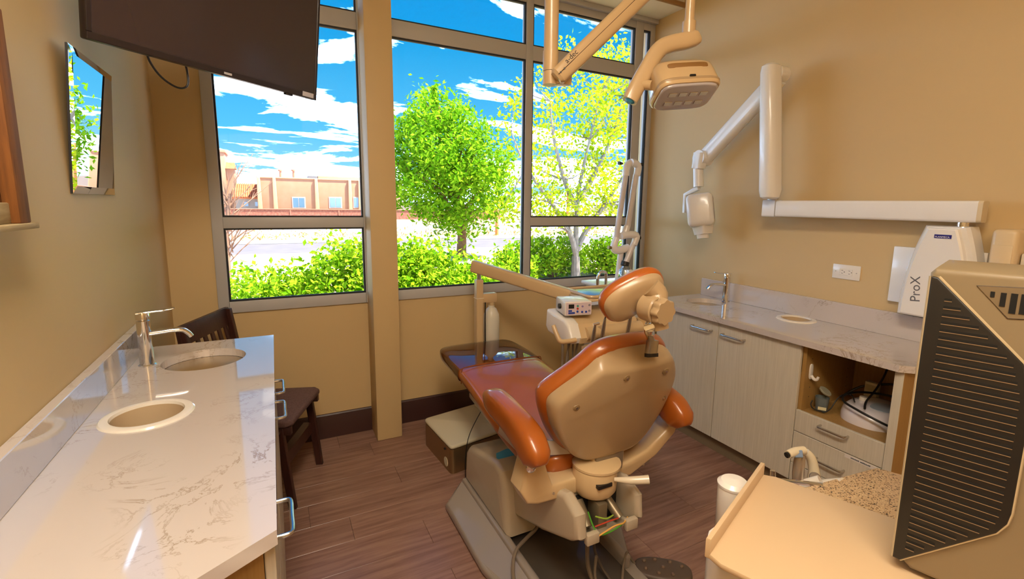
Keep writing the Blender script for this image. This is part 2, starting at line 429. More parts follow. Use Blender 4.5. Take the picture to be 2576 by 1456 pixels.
# windows in an aluminium storefront frame
FY0, FY1, GY = 3.125, 3.19, 3.138
PANE = mat_glass('window_pane', (.97, .985, .99, 1), .04)
secs = [('window_1', -.297, -.243, .50, .545), ('window_2', None, .545, 1.625, 1.679), ('window_3', None, 1.679, 2.585, 2.662), ('window_4', None, 2.662, 2.735, XR)]
ZT0, ZT1, ZTOP0, ZTOP1 = 2.495, 2.592, 2.865, 2.945
for name, outer, g0, g1, g1o in secs:
    win = thing(name, None, None, ((g0+g1)/2, YW, SILL), 0, kind='structure')
    lo = outer if outer is not None else g0
    if outer is not None: obj('mullion', B().box(outer, g0, FY0, FY1, SILL, ZTOP1, .003), ALU, win)
    obj('mullion', B().box(g1, g1o, FY0, FY1, SILL, ZTOP1, .003), ALU, win)
    rails = [(SILL, .927), (ZT0, ZT1), (ZTOP0, ZTOP1)]
    if name in ('window_1', 'window_3'): rails.insert(1, (1.341, 1.403))
    for z0, z1 in rails: obj('rail', B().box(g0, g1, FY0+.002, FY1, z0, z1, .003), ALU, win)
    for (a0, a1), (c0, c1) in zip(rails[:-1], rails[1:]):
        z0, z1 = a1, c0
        pn = obj('pane', B().box(g0+.004, g1-.004, GY, GY+.006, z0+.004, z1-.004), PANE, win, smooth=False)
        t = .009
        gk = B()
        for yy in ((GY-.004, GY), (GY+.006, GY+.02)):
            gk.box(g0, g0+t, yy[0], yy[1], z0, z1).box(g1-t, g1, yy[0], yy[1], z0, z1).box(g0+t, g1-t, yy[0], yy[1], z0, z0+t).box(g0+t, g1-t, yy[0], yy[1], z1-t, z1)
        obj('gasket', gk, GASKET, pn, smooth=False)

# unseen ceiling fill panels, added above and behind the view to brighten the room
FILL_PANEL = mat('fill_diffuser', '#ffffff', .5, emit=((1, .87, .69, 1), 12.5))
for lx, ly, hx_, hy_, lab in ((.02, .05, .30, .60, 'unseen long ceiling fill panel added above the camera'), (.02, -1.1, .30, .30, 'unseen square ceiling fill panel added behind the camera')):
    t = thing('ceiling_fill_light', lab, 'light', (lx, ly, ZC-.02), group='added ceiling fill panels')
    fr = B().prism([(lx-hx_, ly-hy_), (lx+hx_, ly-hy_), (lx+hx_, ly+hy_), (lx-hx_, ly+hy_)], ZC-.012, ZC-.001, 'z')
    obj('frame', fr, WHITEP, t, smooth=False)
    obj('diffuser', B().box(lx-hx_+.02, lx+hx_-.02, ly-hy_+.02, ly+hy_-.02, ZC-.02, ZC-.0125), FILL_PANEL, t, smooth=False)

# ================================================================== left side
# --- television on a ceiling pole, tilted down towards the patient
a48 = math.radians(48); tvd = np.array([math.sin(a48), math.cos(a48), 0])
P1 = np.array([-.456, 1.945, 1.965]); TW, TH = .90, .522
tvu = -np.array([-0.0825, .0831, -.9931]); tvu -= tvd*(tvu@tvd); tvu /= np.linalg.norm(tvu)
tvn = np.cross(tvd, tvu)                       # towards the viewer
tv = thing('television', 'wide black flat screen television with cable loop hanging at the ceiling', 'television', tuple(P1+tvd*TW/2))
TM = frame_m(P1, tvd, tvu)
obj('housing', B().box(0, TW, 0, TH, -.035, -.004, .006, 2, TM).box(.15, TW-.15, .08, TH-.1, -.07, -.03, .015, 2, TM), BEZEL, tv)
bz = B().box(0, TW, 0, .022, -.006, .003, .0015, 1, TM).box(0, TW, TH-.014, TH, -.006, .003, .0015, 1, TM).box(0, .014, .022, TH-.014, -.006, .003, .0015, 1, TM).box(TW-.014, TW, .022, TH-.014, -.006, .003, .0015, 1, TM)
bzo = obj('bezel', bz, BEZEL, tv)
obj('screen', B().box(.014, TW-.014, .022, TH-.014, -.005, 0, 0, 1, TM), SCREEN, tv, smooth=False)
obj('badge', B().box(TW/2-.016, TW/2+.016, .006, .014, .003, .0036, 0, 1, TM), mat('silver_print', '#c9c6c8', .4), bzo, smooth=False)
obj('sticker', B().box(TW-.085, TW-.02, .006, .026, .003, .0036, 0, 1, TM), mat('pale_sticker', '#cfcad0', .5), bzo, smooth=False)
obj('sensor', B().box(TW-.17, TW-.135, -.008, .001, -.02, .0, .002, 1, TM), BEZEL, tv)
lp = [TM @ Vector(p) for p in ((.19, .03, -.04), (.2, -.01, -.045), (.235, -.055, -.04), (.285, -.078, -.035), (.32, -.065, -.035), (.325, -.02, -.04), (.315, .03, -.045))]
obj('cable', B().tube(lp, .0035, 8, 5), BLACK, tv)
mid = TM @ Vector((TW/2, TH*.6, -.075))
obj('mount_plate', B().box(TW/2-.12, TW/2+.12, TH*.35, TH*.75, -.085, -.068, .004, 1, TM), BLACK, tv)
obj('mount_pole', B().cyl(mid, (mid.x-.06, mid.y+.06, mid.z+.02), .02).cyl((mid.x-.06, mid.y+.06, mid.z), (mid.x-.06, mid.y+.06, ZC-.1), .02), BLACK, tv)

# --- bevelled mirror leaning slightly off the left wall
mi = thing('wall_mirror', 'frameless square mirror reflecting sky and foliage on the left wall', 'mirror', (-.505, 2.06, 1.51))
MIR = mat('mirror_silver', '#f4f6f6', .0, 1)
y0, y1, z0, z1 = 1.85, 2.272, 1.51, 1.925; tilt = (.028)/(z1-z0); th = .006; bw = .022
def mx_(y, z, off): return (XL+.006+(z-z0)*tilt+off, y, z)
gl = B()
outer = [(y0, z0), (y1, z0), (y1, z1), (y0, z1)]; inner = [(y0+bw, z0+bw), (y1-bw, z0+bw), (y1-bw, z1-bw), (y0+bw, z1-bw)]
vs_ = [mx_(*p, .0) for p in outer]+[mx_(*p, .004) for p in inner]
obj('bevel', B().add(vs_, [(i, (i+1) % 4, 4+(i+1) % 4, 4+i) for i in range(4)]), MIR, mi, smooth=False)
obj('glass', B().add([mx_(*p, .004) for p in inner]+[mx_(*p, .001) for p in inner], [(0, 1, 2, 3), (7, 6, 5, 4)]+[(i, (i+1) % 4, 4+(i+1) % 4, 4+i) for i in range(4)]), MIR, mi, smooth=False)
bk = [mx_(*p, -.0005) for p in outer]+[mx_(*p, -th) for p in outer]
obj('backing', B().add(bk, [(0, 1, 2, 3), (7, 6, 5, 4)]+[(i, (i+1) % 4, 4+(i+1) % 4, 4+i) for i in range(4)]), mat('mirror_backing', '#25252b', .5), mi, smooth=False)
obj('hanger', B().box(XL, XL+.03, 2.0, 2.12, 1.86, 1.88), BLACK, mi, smooth=False)

# --- rustic wooden frame at the left picture edge
WOODR = mat_grain('weathered_reddish_wood', '#5c3210', '#9a6024', (50, 50, 4), 1.5, .7, .3, .3)
WOODG = mat_grain('weathered_grey_wood', '#8f7448', '#cdb98c', (50, 5, 60), 1.5, .8, .3, .3)
wf = thing('wall_picture', 'rustic weathered wood frame with a pale bottom ledge on the left wall', 'picture frame', (XL, 1.2, 1.42))
fy0, fy1, fz0, fz1 = .98, 1.425, 1.432, 1.875
obj('stile', B().box(XL, -.462, fy1-.052, fy1, fz0+.012, fz1, .003), WOODR, wf)
obj('stile', B().box(XL, -.462, fy0, fy0+.052, fz0+.012, fz1, .003), WOODR, wf)
obj('inner_stile', B().box(XL, -.485, fy1-.085, fy1-.052, fz0+.05, fz1-.04, .003), WOODR, wf)
obj('inner_stile', B().box(XL, -.485, fy0+.052, fy0+.085, fz0+.05, fz1-.04, .003), WOODR, wf)
obj('top_rail', B().box(XL, -.466, fy0-.004, fy1+.002, fz1, fz1+.03, .003), WOODG, wf)
obj('ledge', B().box(XL, -.452, fy0-.006, fy1+.006, fz0, fz0+.012, .002), WOODG, wf)
obj('bottom_rail', B().box(XL, -.475, fy0+.052, fy1-.052, fz0+.012, fz0+.055, .003), WOODG, wf)
obj('picture', B().box(XL, XL+.008, fy0+.085, fy1-.085, fz0+.055, fz1-.01), mat('faded_picture', '#7a5a30', .7, noise=(9, '#b99a5e', .2)), wf, smooth=False)

# --- left counter run
ZL = .90
lc_out = [(XL+.001, 2.385), (-.026, 2.383), (-.026, .921), (-.137, .85), (XL+.001, .615)]
sinkL, rS = (-.258, 2.118), .135; chL, rH = (-.34, 1.612), .083
ct = obj('countertop', B().plate_holes(lc_out, [circle(*sinkL, rS, 48), circle(*chL, rH+.006, 40)], ZL-.03, ZL), QUARTZ, smooth=False)
tag(ct, 'white veined stone countertop with clipped corner along the left wall', 'countertop')
tag(obj('backsplash', B().box(XL+.001, -.482, .62, 2.385, ZL, 1.005, .002, 1), QUARTZ), 'low veined stone backsplash along the left wall', 'backsplash')
def basin(name, c, r, z, lab, depth=.13):
    t = thing(name, lab, 'sink', (c[0], c[1], z-.03-depth))
    pr = [(r+.018, z-.0305), (r-.002, z-.0305), (r-.006, z-.045), (r-.02, z-.03-depth+.035), (r-.05, z-.03-depth+.006), (.022, z-.03-depth), (.02, z-.03-depth-.003), (.0, z-.03-depth-.003)]
    pr2 = [(0.0, z-.03-depth-.006), (.05, z-.03-depth-.005), (r-.045, z-.03-depth), (r-.012, z-.045), (r+.018, z-.034)]
    obj('bowl', B().lathe([(q, h) for q, h in pr+pr2], (c[0], c[1], 0), seg=40, closed=False), mat('sink_steel', '#c8bda8', .22, 1), t)
    obj('drain', B().lathe([(0, 0), (.021, 0), (.021, .003), (.015, .004), (.012, .001), (0, .001)], (c[0], c[1], z-.03-depth-.002), seg=24), CHROME, t)
    return t
basin('sink', sinkL, rS, ZL, 'round stainless undermount sink in the left counter')
def chute(c, r, z, lab, rw=.03):
    t = thing('waste_chute', lab, 'waste chute', (c[0], c[1], z-.14))
    obj('flange', B().lathe([(r, z-.002), (r+.002, z+.006), (r+.012, z+.0075), (r+rw-.004, z+.005), (r+rw, z), (r+.004, z)], (c[0], c[1], 0), seg=44, closed=True), PORCELAIN, t)
    obj('sleeve', B().lathe([(r, z-.002), (r+.003, z-.002), (r+.003, z-.14), (r, z-.14)], (c[0], c[1], 0), seg=40, closed=True), mat('chute_ivory', '#cbb392', .4), t)
    return t
chute(chL, rH, ZL, 'oval-looking white waste chute ring in the left counter', .026)

def faucet(loc, rotz, lab):
    t = thing('faucet', lab, 'faucet', loc, rotz)       # local: spout along +x
    k = dict(local=True)
    obj('base', B().lathe([(.0, 0), (.027, 0), (.027, .004), (.024, .007), (0, .007)], seg=28), CHROME, t, **k)
    obj('body', B().lathe([(0, .006), (.0225, .006), (.0215, .03), (.0205, .09), (.0205, .166), (.018, .168), (0, .168)], seg=28), CHROME, t, **k)
    prof = rrect(.03, .016, .007, 3)
    pts, _ = spline([np.array(p) for p in ((.01, 0, .118), (.05, 0, .12), (.09, 0, .121), (.115, 0, .116), (.13, 0, .102), (.138, 0, .09))], [1]*6, 5)
    obj('spout', B().sweep(pts, prof, 1, up=(0, 0, 1)), CHROME, t, **k)
    obj('cap', B().lathe([(0, .169), (.0185, .169), (.0215, .172), (.0215, .19), (.019, .197), (.01, .2), (0, .2)], seg=28), CHROME, t, **k)
    pts, _ = spline([np.array(p) for p in ((-.018, 0, .196), (.03, 0, .198), (.07, 0, .199), (.095, 0, .204))], [1]*4, 4)
    obj('lever', B().sweep(pts, rrect(.028, .006, .0028, 3), [1.25]*4+[1.1]*4+[.9]*4+[.55], up=(0, 0, 1)), CHROME, t, **k)
    return t
faucet((-.432, 2.118, ZL), math.radians(8), 'tall chrome single lever faucet on the left counter')

# cabinet under the left counter
cab = thing('base_cabinet', 'greige base cabinet with angled end under the left counter', 'cabinet', (-.28, 1.55, 0))
obj('carcass', B().prism([(XL+.003, 2.36), (-.052, 2.36), (-.052, .945), (-.15, .882), (XL+.003, .652)], .1, .70, 'z'), LAM_TAN, cab, smooth=False)
obj('front_rail', B().box(-.07, -.052, .945, 2.36, .70, ZL-.031), LAM_TAN, cab, smooth=False)
obj('end_panel', B().box(XL+.003, -.07, 2.342, 2.36, .70, ZL-.031), LAM_TAN, cab, smooth=False)
obj('end_panel', B().prism([(-.052, .945), (-.15, .882), (XL+.003, .652), (XL+.003, .672), (-.15, .902), (-.07, .955)], .70, ZL-.031, 'z'), LAM_TAN, cab, smooth=False)
obj('toe_kick', B().prism([(XL+.003, 2.34), (-.10, 2.34), (-.10, .97), (XL+.003, .71)], 0, .1, 'z'), mat('toe_kick_dark', '#5b5046', .6), cab, smooth=False)
def pull(b_, x, ya, yb, z, sx=1, r=.0055, d=.032):
    """bar pull on a face with normal x*sx"""
    p = [(x, ya, z), (x+sx*d*.7, ya, z), (x+sx*d, ya+(yb-ya)*.08, z), (x+sx*d, (ya+yb)/2, z), (x+sx*d, yb-(yb-ya)*.08, z), (x+sx*d*.7, yb, z), (x, yb, z)]
    pts, _ = spline([np.array(q, float) for q in p], [1]*7, 3)
    return b_.tube(pts, r, 10, 0)
PULL = mat('satin_nickel', '#c9c6c2', .25, 1)
fx = -.051
for (ya, yb, z0, z1, hz, hya, hyb) in ((2.0, 2.355, .105, .86, .75, 2.035, 2.185), (1.48, 1.995, .105, .86, .75, 1.79, 1.945)):
    d = obj('door', B().box(fx, fx+.019, ya+.002, yb-.002, z0, z1, .0015, 1), LAM, cab)
    obj('handle', pull(B(), fx+.019, hya, hyb, hz), PULL, d)
for (z0, z1, hz) in ((.62, .86, .745), (.36, .616, .5), (.105, .356, .25)):
    d = obj('drawer', B().box(fx, fx+.019, .95, 1.476, z0, z1, .0015, 1), LAM, cab)
    obj('handle', pull(B(), fx+.019, 1.13, 1.275, hz), PULL, d)

# --- dark folding chair behind the counter
fc = thing('folding_chair', 'dark espresso wooden folding chair with brown padded seat beside the left counter', 'chair', (-.085, 2.70, 0), math.radians(-21.7))
k = dict(local=True)      # local: +x is the front, y across
SEAT = mat('brown_seat_fabric', '#5b423f', .85, bump=(300, .3), noise=(120, '#6d524e', .2))
hw = .225
rings = []
for t_ in (0, .25, .6, 1, .6, .25, 0):
    pass
sx0, sx1 = -.20, .205
seat_o = [(sx0, -hw+.02), (sx1-.03, -hw), (sx1, -hw+.03), (sx1, hw-.03), (sx1-.03, hw), (sx0, hw-.02)]
obj('seat', B().prism(seat_o, .425, .462, 'z', bev=.014, seg=4), SEAT, fc, **k)
for s_ in (-1, 1): obj('seat_frame', B().box(sx0, sx1-.01, s_*(hw-.026)-.014, s_*(hw-.026)+.014, .385, .425, .003), DARKWOOD, fc, **k)
for s_ in (-1, 1):
    ys = s_*(hw-.02)
    obj('leg', B().prism([(.20, 0), (.165, 0), (.12, .42), (.16, .42)], ys-.013, ys+.013, 'y', bev=.003, seg=1), DARKWOOD, fc, **k)         # front leg
    obj('leg', B().prism([(-.24, 0), (-.21, 0), (-.155, .42), (-.19, .42)], ys-.012, ys+.012, 'y', bev=.003, seg=1), DARKWOOD, fc, **k)    # rear leg
    obj('back_post', B().prism([(-.19, .40), (-.155, .40), (-.235, .92), (-.268, .92)], ys-.013, ys+.013, 'y', bev=.003, seg=1), DARKWOOD, fc, **k)
    obj('hinge', B().cyl((.14, ys-.02, .40), (.14, ys+.02, .40), .008), STEEL, fc, **k)
obj('stretcher', B().prism([(.155, .20), (.115, .20), (.11, .26), (.15, .26)], -hw+.03, hw-.03, 'y'), DARKWOOD, fc, **k)
obj('stretcher', B().box(-.21, -.19, -hw+.03, hw-.03, .15, .19, .003), DARKWOOD, fc, **k)
obj('brace', B().prism([(-.16, .40), (-.16, .36), (.13, .30), (.13, .34)], -hw+.045, -hw+.06, 'y'), DARKWOOD, fc, **k)
obj('top_rail', B().prism([(-.262, .835), (-.242, .835), (-.255, .925), (-.272, .925)], -hw+.0, hw-.0, 'y', bev=.004, seg=2), DARKWOOD, fc, **k)
obj('lower_rail', B().prism([(-.218, .60), (-.2, .60), (-.208, .645), (-.225, .645)], -hw+.03, hw-.03, 'y', bev=.003), DARKWOOD, fc, **k)
for i in range(6):
    yy = -hw+.065+i*(2*hw-.13)/5
    obj('back_slat', B().prism([(-.216, .64), (-.206, .64), (-.245, .84), (-.255, .84)], yy-.014, yy+.014, 'y', bev=.002, seg=1), DARKWOOD, fc, **k)

# ================================================================== dental chair
dc = thing('dental_chair', 'large cognac orange dental chair with beige back shell and grey floor base', 'dental chair', (1.075, 1.39, 0), 0)
k = dict(local=True)        # local frame: x across, y towards the toe end, z up
WI = WM[dc.name].inverted()
def loc_(p): return tuple(WI @ Vector(p))
# --- floor base (aligned with the room, given in world coordinates)
base = [(.67, 2.08), (.79, 2.22), (1.24, 2.22), (1.36, 2.08), (1.37, 1.66), (1.34, 1.56), (1.245, 1.39), (1.225, 1.10), (1.12, .98), (.90, .98), (.76, 1.10), (.67, 1.62)]
obj('base_plate', B().prism(base, .004, .045, 'z', bev=.014, seg=3), SLATE, dc)
ridge = [(.79, 2.17), (.83, 2.17), (.83, 1.10), (.79, 1.10)]
obj('base_rail', B().box(.785, .82, 1.10, 2.17, .04, .10, .012, 3), SLATE, dc)
obj('base_rail', B().box(1.175, 1.21, 1.34, 2.17, .04, .10, .012, 3), SLATE, dc)
# sloped side aprons of the base
for s_, x0, x1 in ((1, .68, .79), (-1, 1.355, 1.205)):
    yn, xn, yf = (1.12, x0+.05, 1.2) if s_ > 0 else (1.37, 1.235, 1.395)
    ap = B().add([(x0, 2.07, .044), (x1, 2.17, .085), (x1, yn, .085), (xn, yf, .044), (x0, 1.64, .044)], [(0, 1, 2, 3, 4)])
    ap.add([(x0, 2.07, .03), (x1, 2.17, .03), (x1, yn, .03), (xn, yf, .03), (x0, 1.64, .03)], [(4, 3, 2, 1, 0)])
    ap.add([], []); k0 = 0
    for i in range(5): ap.f.append((i, (i+1) % 5, 5+(i+1) % 5, 5+i))
    obj('base_apron', ap, SLATE, dc, smooth=False)
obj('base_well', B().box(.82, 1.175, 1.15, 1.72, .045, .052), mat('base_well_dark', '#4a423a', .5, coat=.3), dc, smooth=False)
# tower cover at the toe end (side profile in y,z)
tow = [(2.17, .09), (2.15, .26), (2.11, .30), (1.80, .375), (1.73, .36), (1.70, .30), (1.665, .12), (1.665, .09)]
obj('tower_cover', B().prism(tow, .80, 1.20, 'x', bev=.028, seg=4), GREYP, dc)
obj('sticker', B().add([tuple(p) for p in (atZ(1248, 1140, .372), atZ(1275, 1128, .372), atZ(1296, 1131, .372), atZ(1292, 1152, .372), atZ(1262, 1160, .372), atZ(1249, 1152, .372))], [(0, 1, 2, 3, 4, 5)]), mat('cyan_film', '#4fa8d6', .3), dc, smooth=False)
# lift arm: side profile in y,z rising towards the head end
arm = [(1.86, .285), (1.60, .37), (1.42, .462), (1.31, .49), (1.225, .455), (1.215, .37), (1.26, .335), (1.45, .25), (1.72, .155), (1.80, .17)]
for xs in ((.85, .90), (1.115, 1.15)):
    obj('lift_arm_cheek', B().prism(arm, xs[0], xs[1], 'x', bev=.02, seg=4), GREYP, dc)
armt = [(1.86, .28), (1.60, .365), (1.42, .455), (1.36, .475), (1.36, .40), (1.42, .38), (1.60, .285), (1.83, .22)]
obj('lift_arm_cover', B().prism(armt, .89, 1.12, 'x', bev=.004), GREYP, dc)
obj('lift_arm_floor', B().prism([(1.80, .175), (1.72, .16), (1.45, .245), (1.25, .335), (1.23, .35), (1.45, .275), (1.72, .19)], .89, 1.12, 'x'), GREYP, dc)
for x_ in (.893, 1.065): obj('end_clip', B().box(x_, x_+.052, 1.212, 1.235, .335, .375, .004), GREYP, dc)
obj('mechanism_bay', B().box(.896, 1.114, 1.34, 1.36, .28, .43), BLACK, dc, smooth=False)
obj('motor', B().cyl((.93, 1.27, .36), (.93, 1.34, .42), .025).cyl((1.07, 1.26, .36), (1.05, 1.34, .42), .018).box(.98, 1.02, 1.27, 1.34, .33, .43, .004), mat('bay_metal', '#8a7d66', .4, .6), dc)
for c_, pts in (('#4f9a2a', [(.925, 1.26, .43), (.935, 1.235, .38), (.96, 1.225, .352), (1.02, 1.228, .35), (1.06, 1.23, .36)]), ('#d8a24a', [(.90, 1.225, .345), (.94, 1.215, .36), (1.0, 1.205, .385), (1.05, 1.215, .375), (1.09, 1.24, .37)]), ('#b03a22', [(.95, 1.25, .37), (1.0, 1.24, .38), (1.05, 1.245, .375)]), ('#8fae3a', [(.95, 1.25, .41), (.99, 1.24, .395), (1.03, 1.25, .39)])):
    obj('wire', B().tube(pts, .0028, 6, 5), mat('wire_'+c_[1:], c_, .5), dc)
# --- hub, yoke and release lever
hub = (1.015, 1.35)
obj('swivel_hub', B().lathe([(0, .44), (.072, .44), (.082, .455), (.084, .48), (.084, .525), (.08, .538), (0, .54)], (hub[0], hub[1], 0), seg=36), CREAM2, dc)
obj('hub_slot', B().box(.97, 1.03, 1.262, 1.28, .497, .51), BLACK, dc, smooth=False)
obj('hub_lid', B().lathe([(0, .541), (.092, .541), (.092, .549), (.08, .556), (0, .558)], (hub[0]+.01, hub[1]+.005, 0), seg=36), CREAM2, dc)
obj('release_lever', B().tube([(1.045, 1.27, .515), (1.085, 1.23, .522), (1.14, 1.195, .53)], [.007, .014, .016], 12, 3), mat('lever_cream', '#d9cdb6', .25, coat=.4), dc)
# yoke: bar across under the seat, rising to the arm supports (local coordinates)
yk = [(-.37, .50), (-.36, .475), (-.30, .445), (-.1, .44), (.1, .44), (.22, .47), (.34, .55), (.37, .60), (.35, .61), (.30, .57), (.2, .53), (.1, .51), (-.26, .505), (-.285, .52), (-.30, .60), (-.315, .68), (-.335, .67)]
yk = [(-.372, .515), (-.345, .46), (-.30, .445), (-.08, .44), (.12, .445), (.25, .50), (.345, .575), (.37, .64), (.34, .67), (.30, .60), (.2, .535), (.1, .51), (-.24, .505), (-.262, .56), (-.285, .64), (-.315, .70), (-.33, .66)]
obj('yoke', B().prism(yk, -.04, .05, 'y', bev=.012, seg=3), CREAM2, dc, **k)
obj('pivot_button', B().lathe([(0, .0), (.017, 0), (.017, .006), (.012, .009), (0, .009)], (-.335, -.042, .60), (-.25, -1, 0), seg=24), CHROME, dc, **k)
for s_ in (-1, 1):
    obj('yoke_screw', B().lathe([(0, 0), (.006, 0), (.005, .003), (0, .004)], (s_*.21-.03, -.041, .475), (0, -1, 0), seg=12), CHROME, dc, **k)
    obj('back_lug', B().box(s_*.06-.015, s_*.06+.015, -.045, .0, .52, .60, .006), CREAM2, dc, **k)
obj('seat_pan', B().prism([(-.22, -.03), (.22, -.03), (.23, .5), (.2, .9), (-.2, .9), (-.23, .5)], .468, .505, 'z', bev=.01), mat('seat_pan_grey', '#9a8f80', .35, coat=.3), dc, **k)
obj('seat_side_shield', B().prism([(.05, .505), (.42, .50), (.40, .55), (.05, .555)], -.252, -.235, 'x', bev=.005), mat('shield_grey', '#b8ab9c', .3, coat=.3), dc, **k)
rs_ = [(-.262, .14), (-.25, .08), (-.21, .035), (-.14, .012), (-.05, .0), (.02, -.004)]
obj('rear_shield', B().prism(rs_+[(x, y+.012) for x, y in reversed(rs_)], .575, .632, 'z', bev=.002), mat('shield_grey', '#b8ab9c', .3, coat=.3), dc, **k)
obj('back_spine', B().prism([(-.06, .50), (.06, .50), (.07, .62), (-.07, .62)], -.055, -.02, 'y', bev=.006), mat('spine_steel', '#8c8070', .35, .5), dc, **k)

# --- upholstery
def pad(stations, e=4.2, n=36):
    """rings across the pad: (y, ztop, halfwidth, thickness, bulge)"""
    rings = []
    for (y, zt, hw_, th) in stations:
        rings.append([(px, y, zt-th/2+pz) for px, pz in superell(hw_, th/2, e, n)])
    return rings
def dense(st, kk=4):
    pts = [np.array(q, float) for q in st]; o, _ = spline(pts, [1]*len(pts), kk); return [tuple(q) for q in o]
leg_st = [(.02, .565, .17, .05), (.045, .575, .215, .095), (.15, .555, .245, .105), (.3, .55, .25, .10), (.45, .565, .25, .10), (.6, .592, .25, .10), (.75, .62, .249, .095), (.9, .637, .248, .09), (1.05, .643, .247, .085), (1.2, .645, .244, .08), (1.27, .643, .238, .075), (1.315, .637, .222, .062), (1.335, .625, .19, .03)]
obj('seat_and_legrest', B().loft(pad(dense(leg_st))), LEATHER, dc, angle=60, **k)
obj('seam_piping', B().tube([(-.243, .905, .555), (-.238, .905, .63), (-.2, .905, .641), (0, .905, .643), (.2, .905, .641), (.238, .905, .63), (.243, .905, .555)], .0025, 6, 4), mat('piping_dark', '#7a3a0c', .5), dc, **k)
cov = [(.93, .6415, .2525, .097), (1.05, .6475, .2515, .093), (1.2, .6495, .2485, .088), (1.27, .648, .2425, .083), (1.318, .642, .227, .07), (1.34, .63, .196, .036)]
obj('clear_toe_cover', B().loft(pad(dense(cov, 3)), cap=False), mat_glass('clear_vinyl', (.93, .95, .97, 1), .16, .03), dc, angle=60, **k)
obj('legrest_support', B().prism([(-.12, .62), (.12, .62), (.10, 1.2), (-.10, 1.2)], .50, .562, 'z', bev=.02), BLACK, dc, **k)

# armrests
def armrest(s_):
    ax = -.345 if s_ < 0 else .305; s_ = 1
    pts = [(ax, .300, .705), (ax, .285, .722), (ax, .22, .735), (ax, .1, .73), (ax, 0, .715), (ax, -.06, .695), (ax, -.1, .668), (ax, -.118, .645)]
    rad = [.35, .75, .98, 1, 1.05, 1.1, 1.0, .5]
    pts, rad = spline([np.array(p) for p in pts], rad, 4)
    return B().sweep(pts, superell(.042, .056, 3.2, 24), [float(r) for r in rad], up=(0, 0, 1))
obj('armrest', armrest(-1), LEATHER, dc, angle=60, **k)
obj('armrest', armrest(1), LEATHER, dc, angle=60, **k)

# backrest
rec = math.radians(17); BD = np.array([0, -math.sin(rec), math.cos(rec)]); BN = np.array([0, -math.cos(rec), -math.sin(rec)]); BO = np.array([.0, -.005, .57])
half = [(.0, .06), (.006, .12), (.03, .165), (.06, .195), (.11, .23), (.17, .26), (.23, .278), (.275, .282), (.32, .27), (.37, .24), (.41, .21), (.44, .18), (.465, .13), (.478, .06)]
def outline(scale=1.0, dt=0.0, tmax=None, grow=0.0):
    R_ = []
    h = [(t, w) for t, w in half]
    right = [(w*scale+grow, t) for t, w in h]; left = [(-w*(1-.26*max(0, min(1, (t-.27)/.15)))*scale-grow, t) for t, w in reversed(h)]
    P = []
    c_t = .23
    for x, t in right+left:
        t2 = c_t+(t-c_t)*scale + (grow if t > c_t else -grow)*min(1, abs(t-c_t)/.2)
        if tmax is not None: t2 = min(t2, tmax+.0*x)
        P.append((x, t2+dt))
    return P
def back_ring(P, off): return [tuple(BO + np.array([x, 0, 0]) + BD*t + BN*(off - .10*(abs(x)/.3)**2.4*0.55)) for x, t in P]
def sm(P):
    pts, _ = spline([np.array(p, float) for p in P], [1]*len(P), 3, True); return [tuple(p) for p in pts]
shell = [back_ring(sm(outline(.88, tmax=.395)), .052), back_ring(sm(outline(.935, tmax=.41)), .048), back_ring(sm(outline(.96, tmax=.42)), .036), back_ring(sm(outline(.97, tmax=.435)), .015), back_ring(sm(outline(.97)), -.015)]
obj('back_shell', B().loft(shell), CREAM_SHADED, dc, angle=50, **k)
bp = [back_ring(sm(outline(1.0, grow=-.006)), -.004), back_ring(sm(outline(1.0, grow=.004)), -.018), back_ring(sm(outline(1.0, grow=.008)), -.04), back_ring(sm(outline(1.0, grow=.003)), -.062), back_ring(sm(outline(.96)), -.078), back_ring(sm(outline(.85)), -.085), back_ring(sm(outline(.4)), -.075)]
obj('backrest_pad', B().loft(bp), LEATHER, dc, angle=60, **k)
for x, t in ((-.20, .27), (-.03, .375), (.165, .36), (.21, .22)):
    c = BO + np.array([x, 0, 0]) + BD*t + BN*(.052 - .055*(abs(x)/.3)**2.4)
    sc_ = obj('shell_screw', B().lathe([(0, .0015), (.006, .0015), (.012, .0), (.014, -.004), (0, -.004)], c, BN, seg=18), mat('screw_recess', '#8b7350', .5), dc, **k)
    obj('screw_head', B().lathe([(0, .003), (.0045, .0025), (.0045, 0), (0, 0)], c, BN, seg=12), CHROME, sc_, **k)

# headrest (double articulated, rolled towards the camera right)
hc = atD(1598, 748, 1.475)                                            # its real place above the backrest
e1 = np.array(_r0); e3 = -np.array([math.sin(YAW), math.cos(YAW), 0]); e2 = np.array([0, 0, 1.])
def E3(a, b_, c): return e1*a+e2*b_+e3*c
hn = E3(.28, -.34, .9); hn /= np.linalg.norm(hn)                       # rear of the headrest
hl = E3(math.cos(math.radians(33)), math.sin(math.radians(33)), 0); hl -= hn*(hl@hn); hl /= np.linalg.norm(hl)
hs = np.cross(hn, hl)
def hring(w_, h_, off, e=2.6, sk=.16, n=40, dx=0, dy=0): 
    return [tuple(hc + hl*(x+dx) + hs*(y*(1-sk*x/.1)+dy) + hn*off) for x, y in superell(w_, h_, e, n)]
obj('headrest_pad', B().loft([hring(.055, .03, -.058), hring(.085, .05, -.056), hring(.104, .063, -.046), hring(.110, .068, -.03), hring(.108, .066, -.014), hring(.100, .06, -.004)]), LEATHER, dc, angle=60)
obj('headrest_back', B().loft([hring(.102, .061, -.006), hring(.100, .058, .002), hring(.09, .05, .012), hring(.06, .032, .016)]), CREAM_SHADED, dc, angle=50)
ax_ = E3(.52, -.05, .85); ax_ /= np.linalg.norm(ax_)                   # knob axis
kc = atD(1646, 777, 1.45)
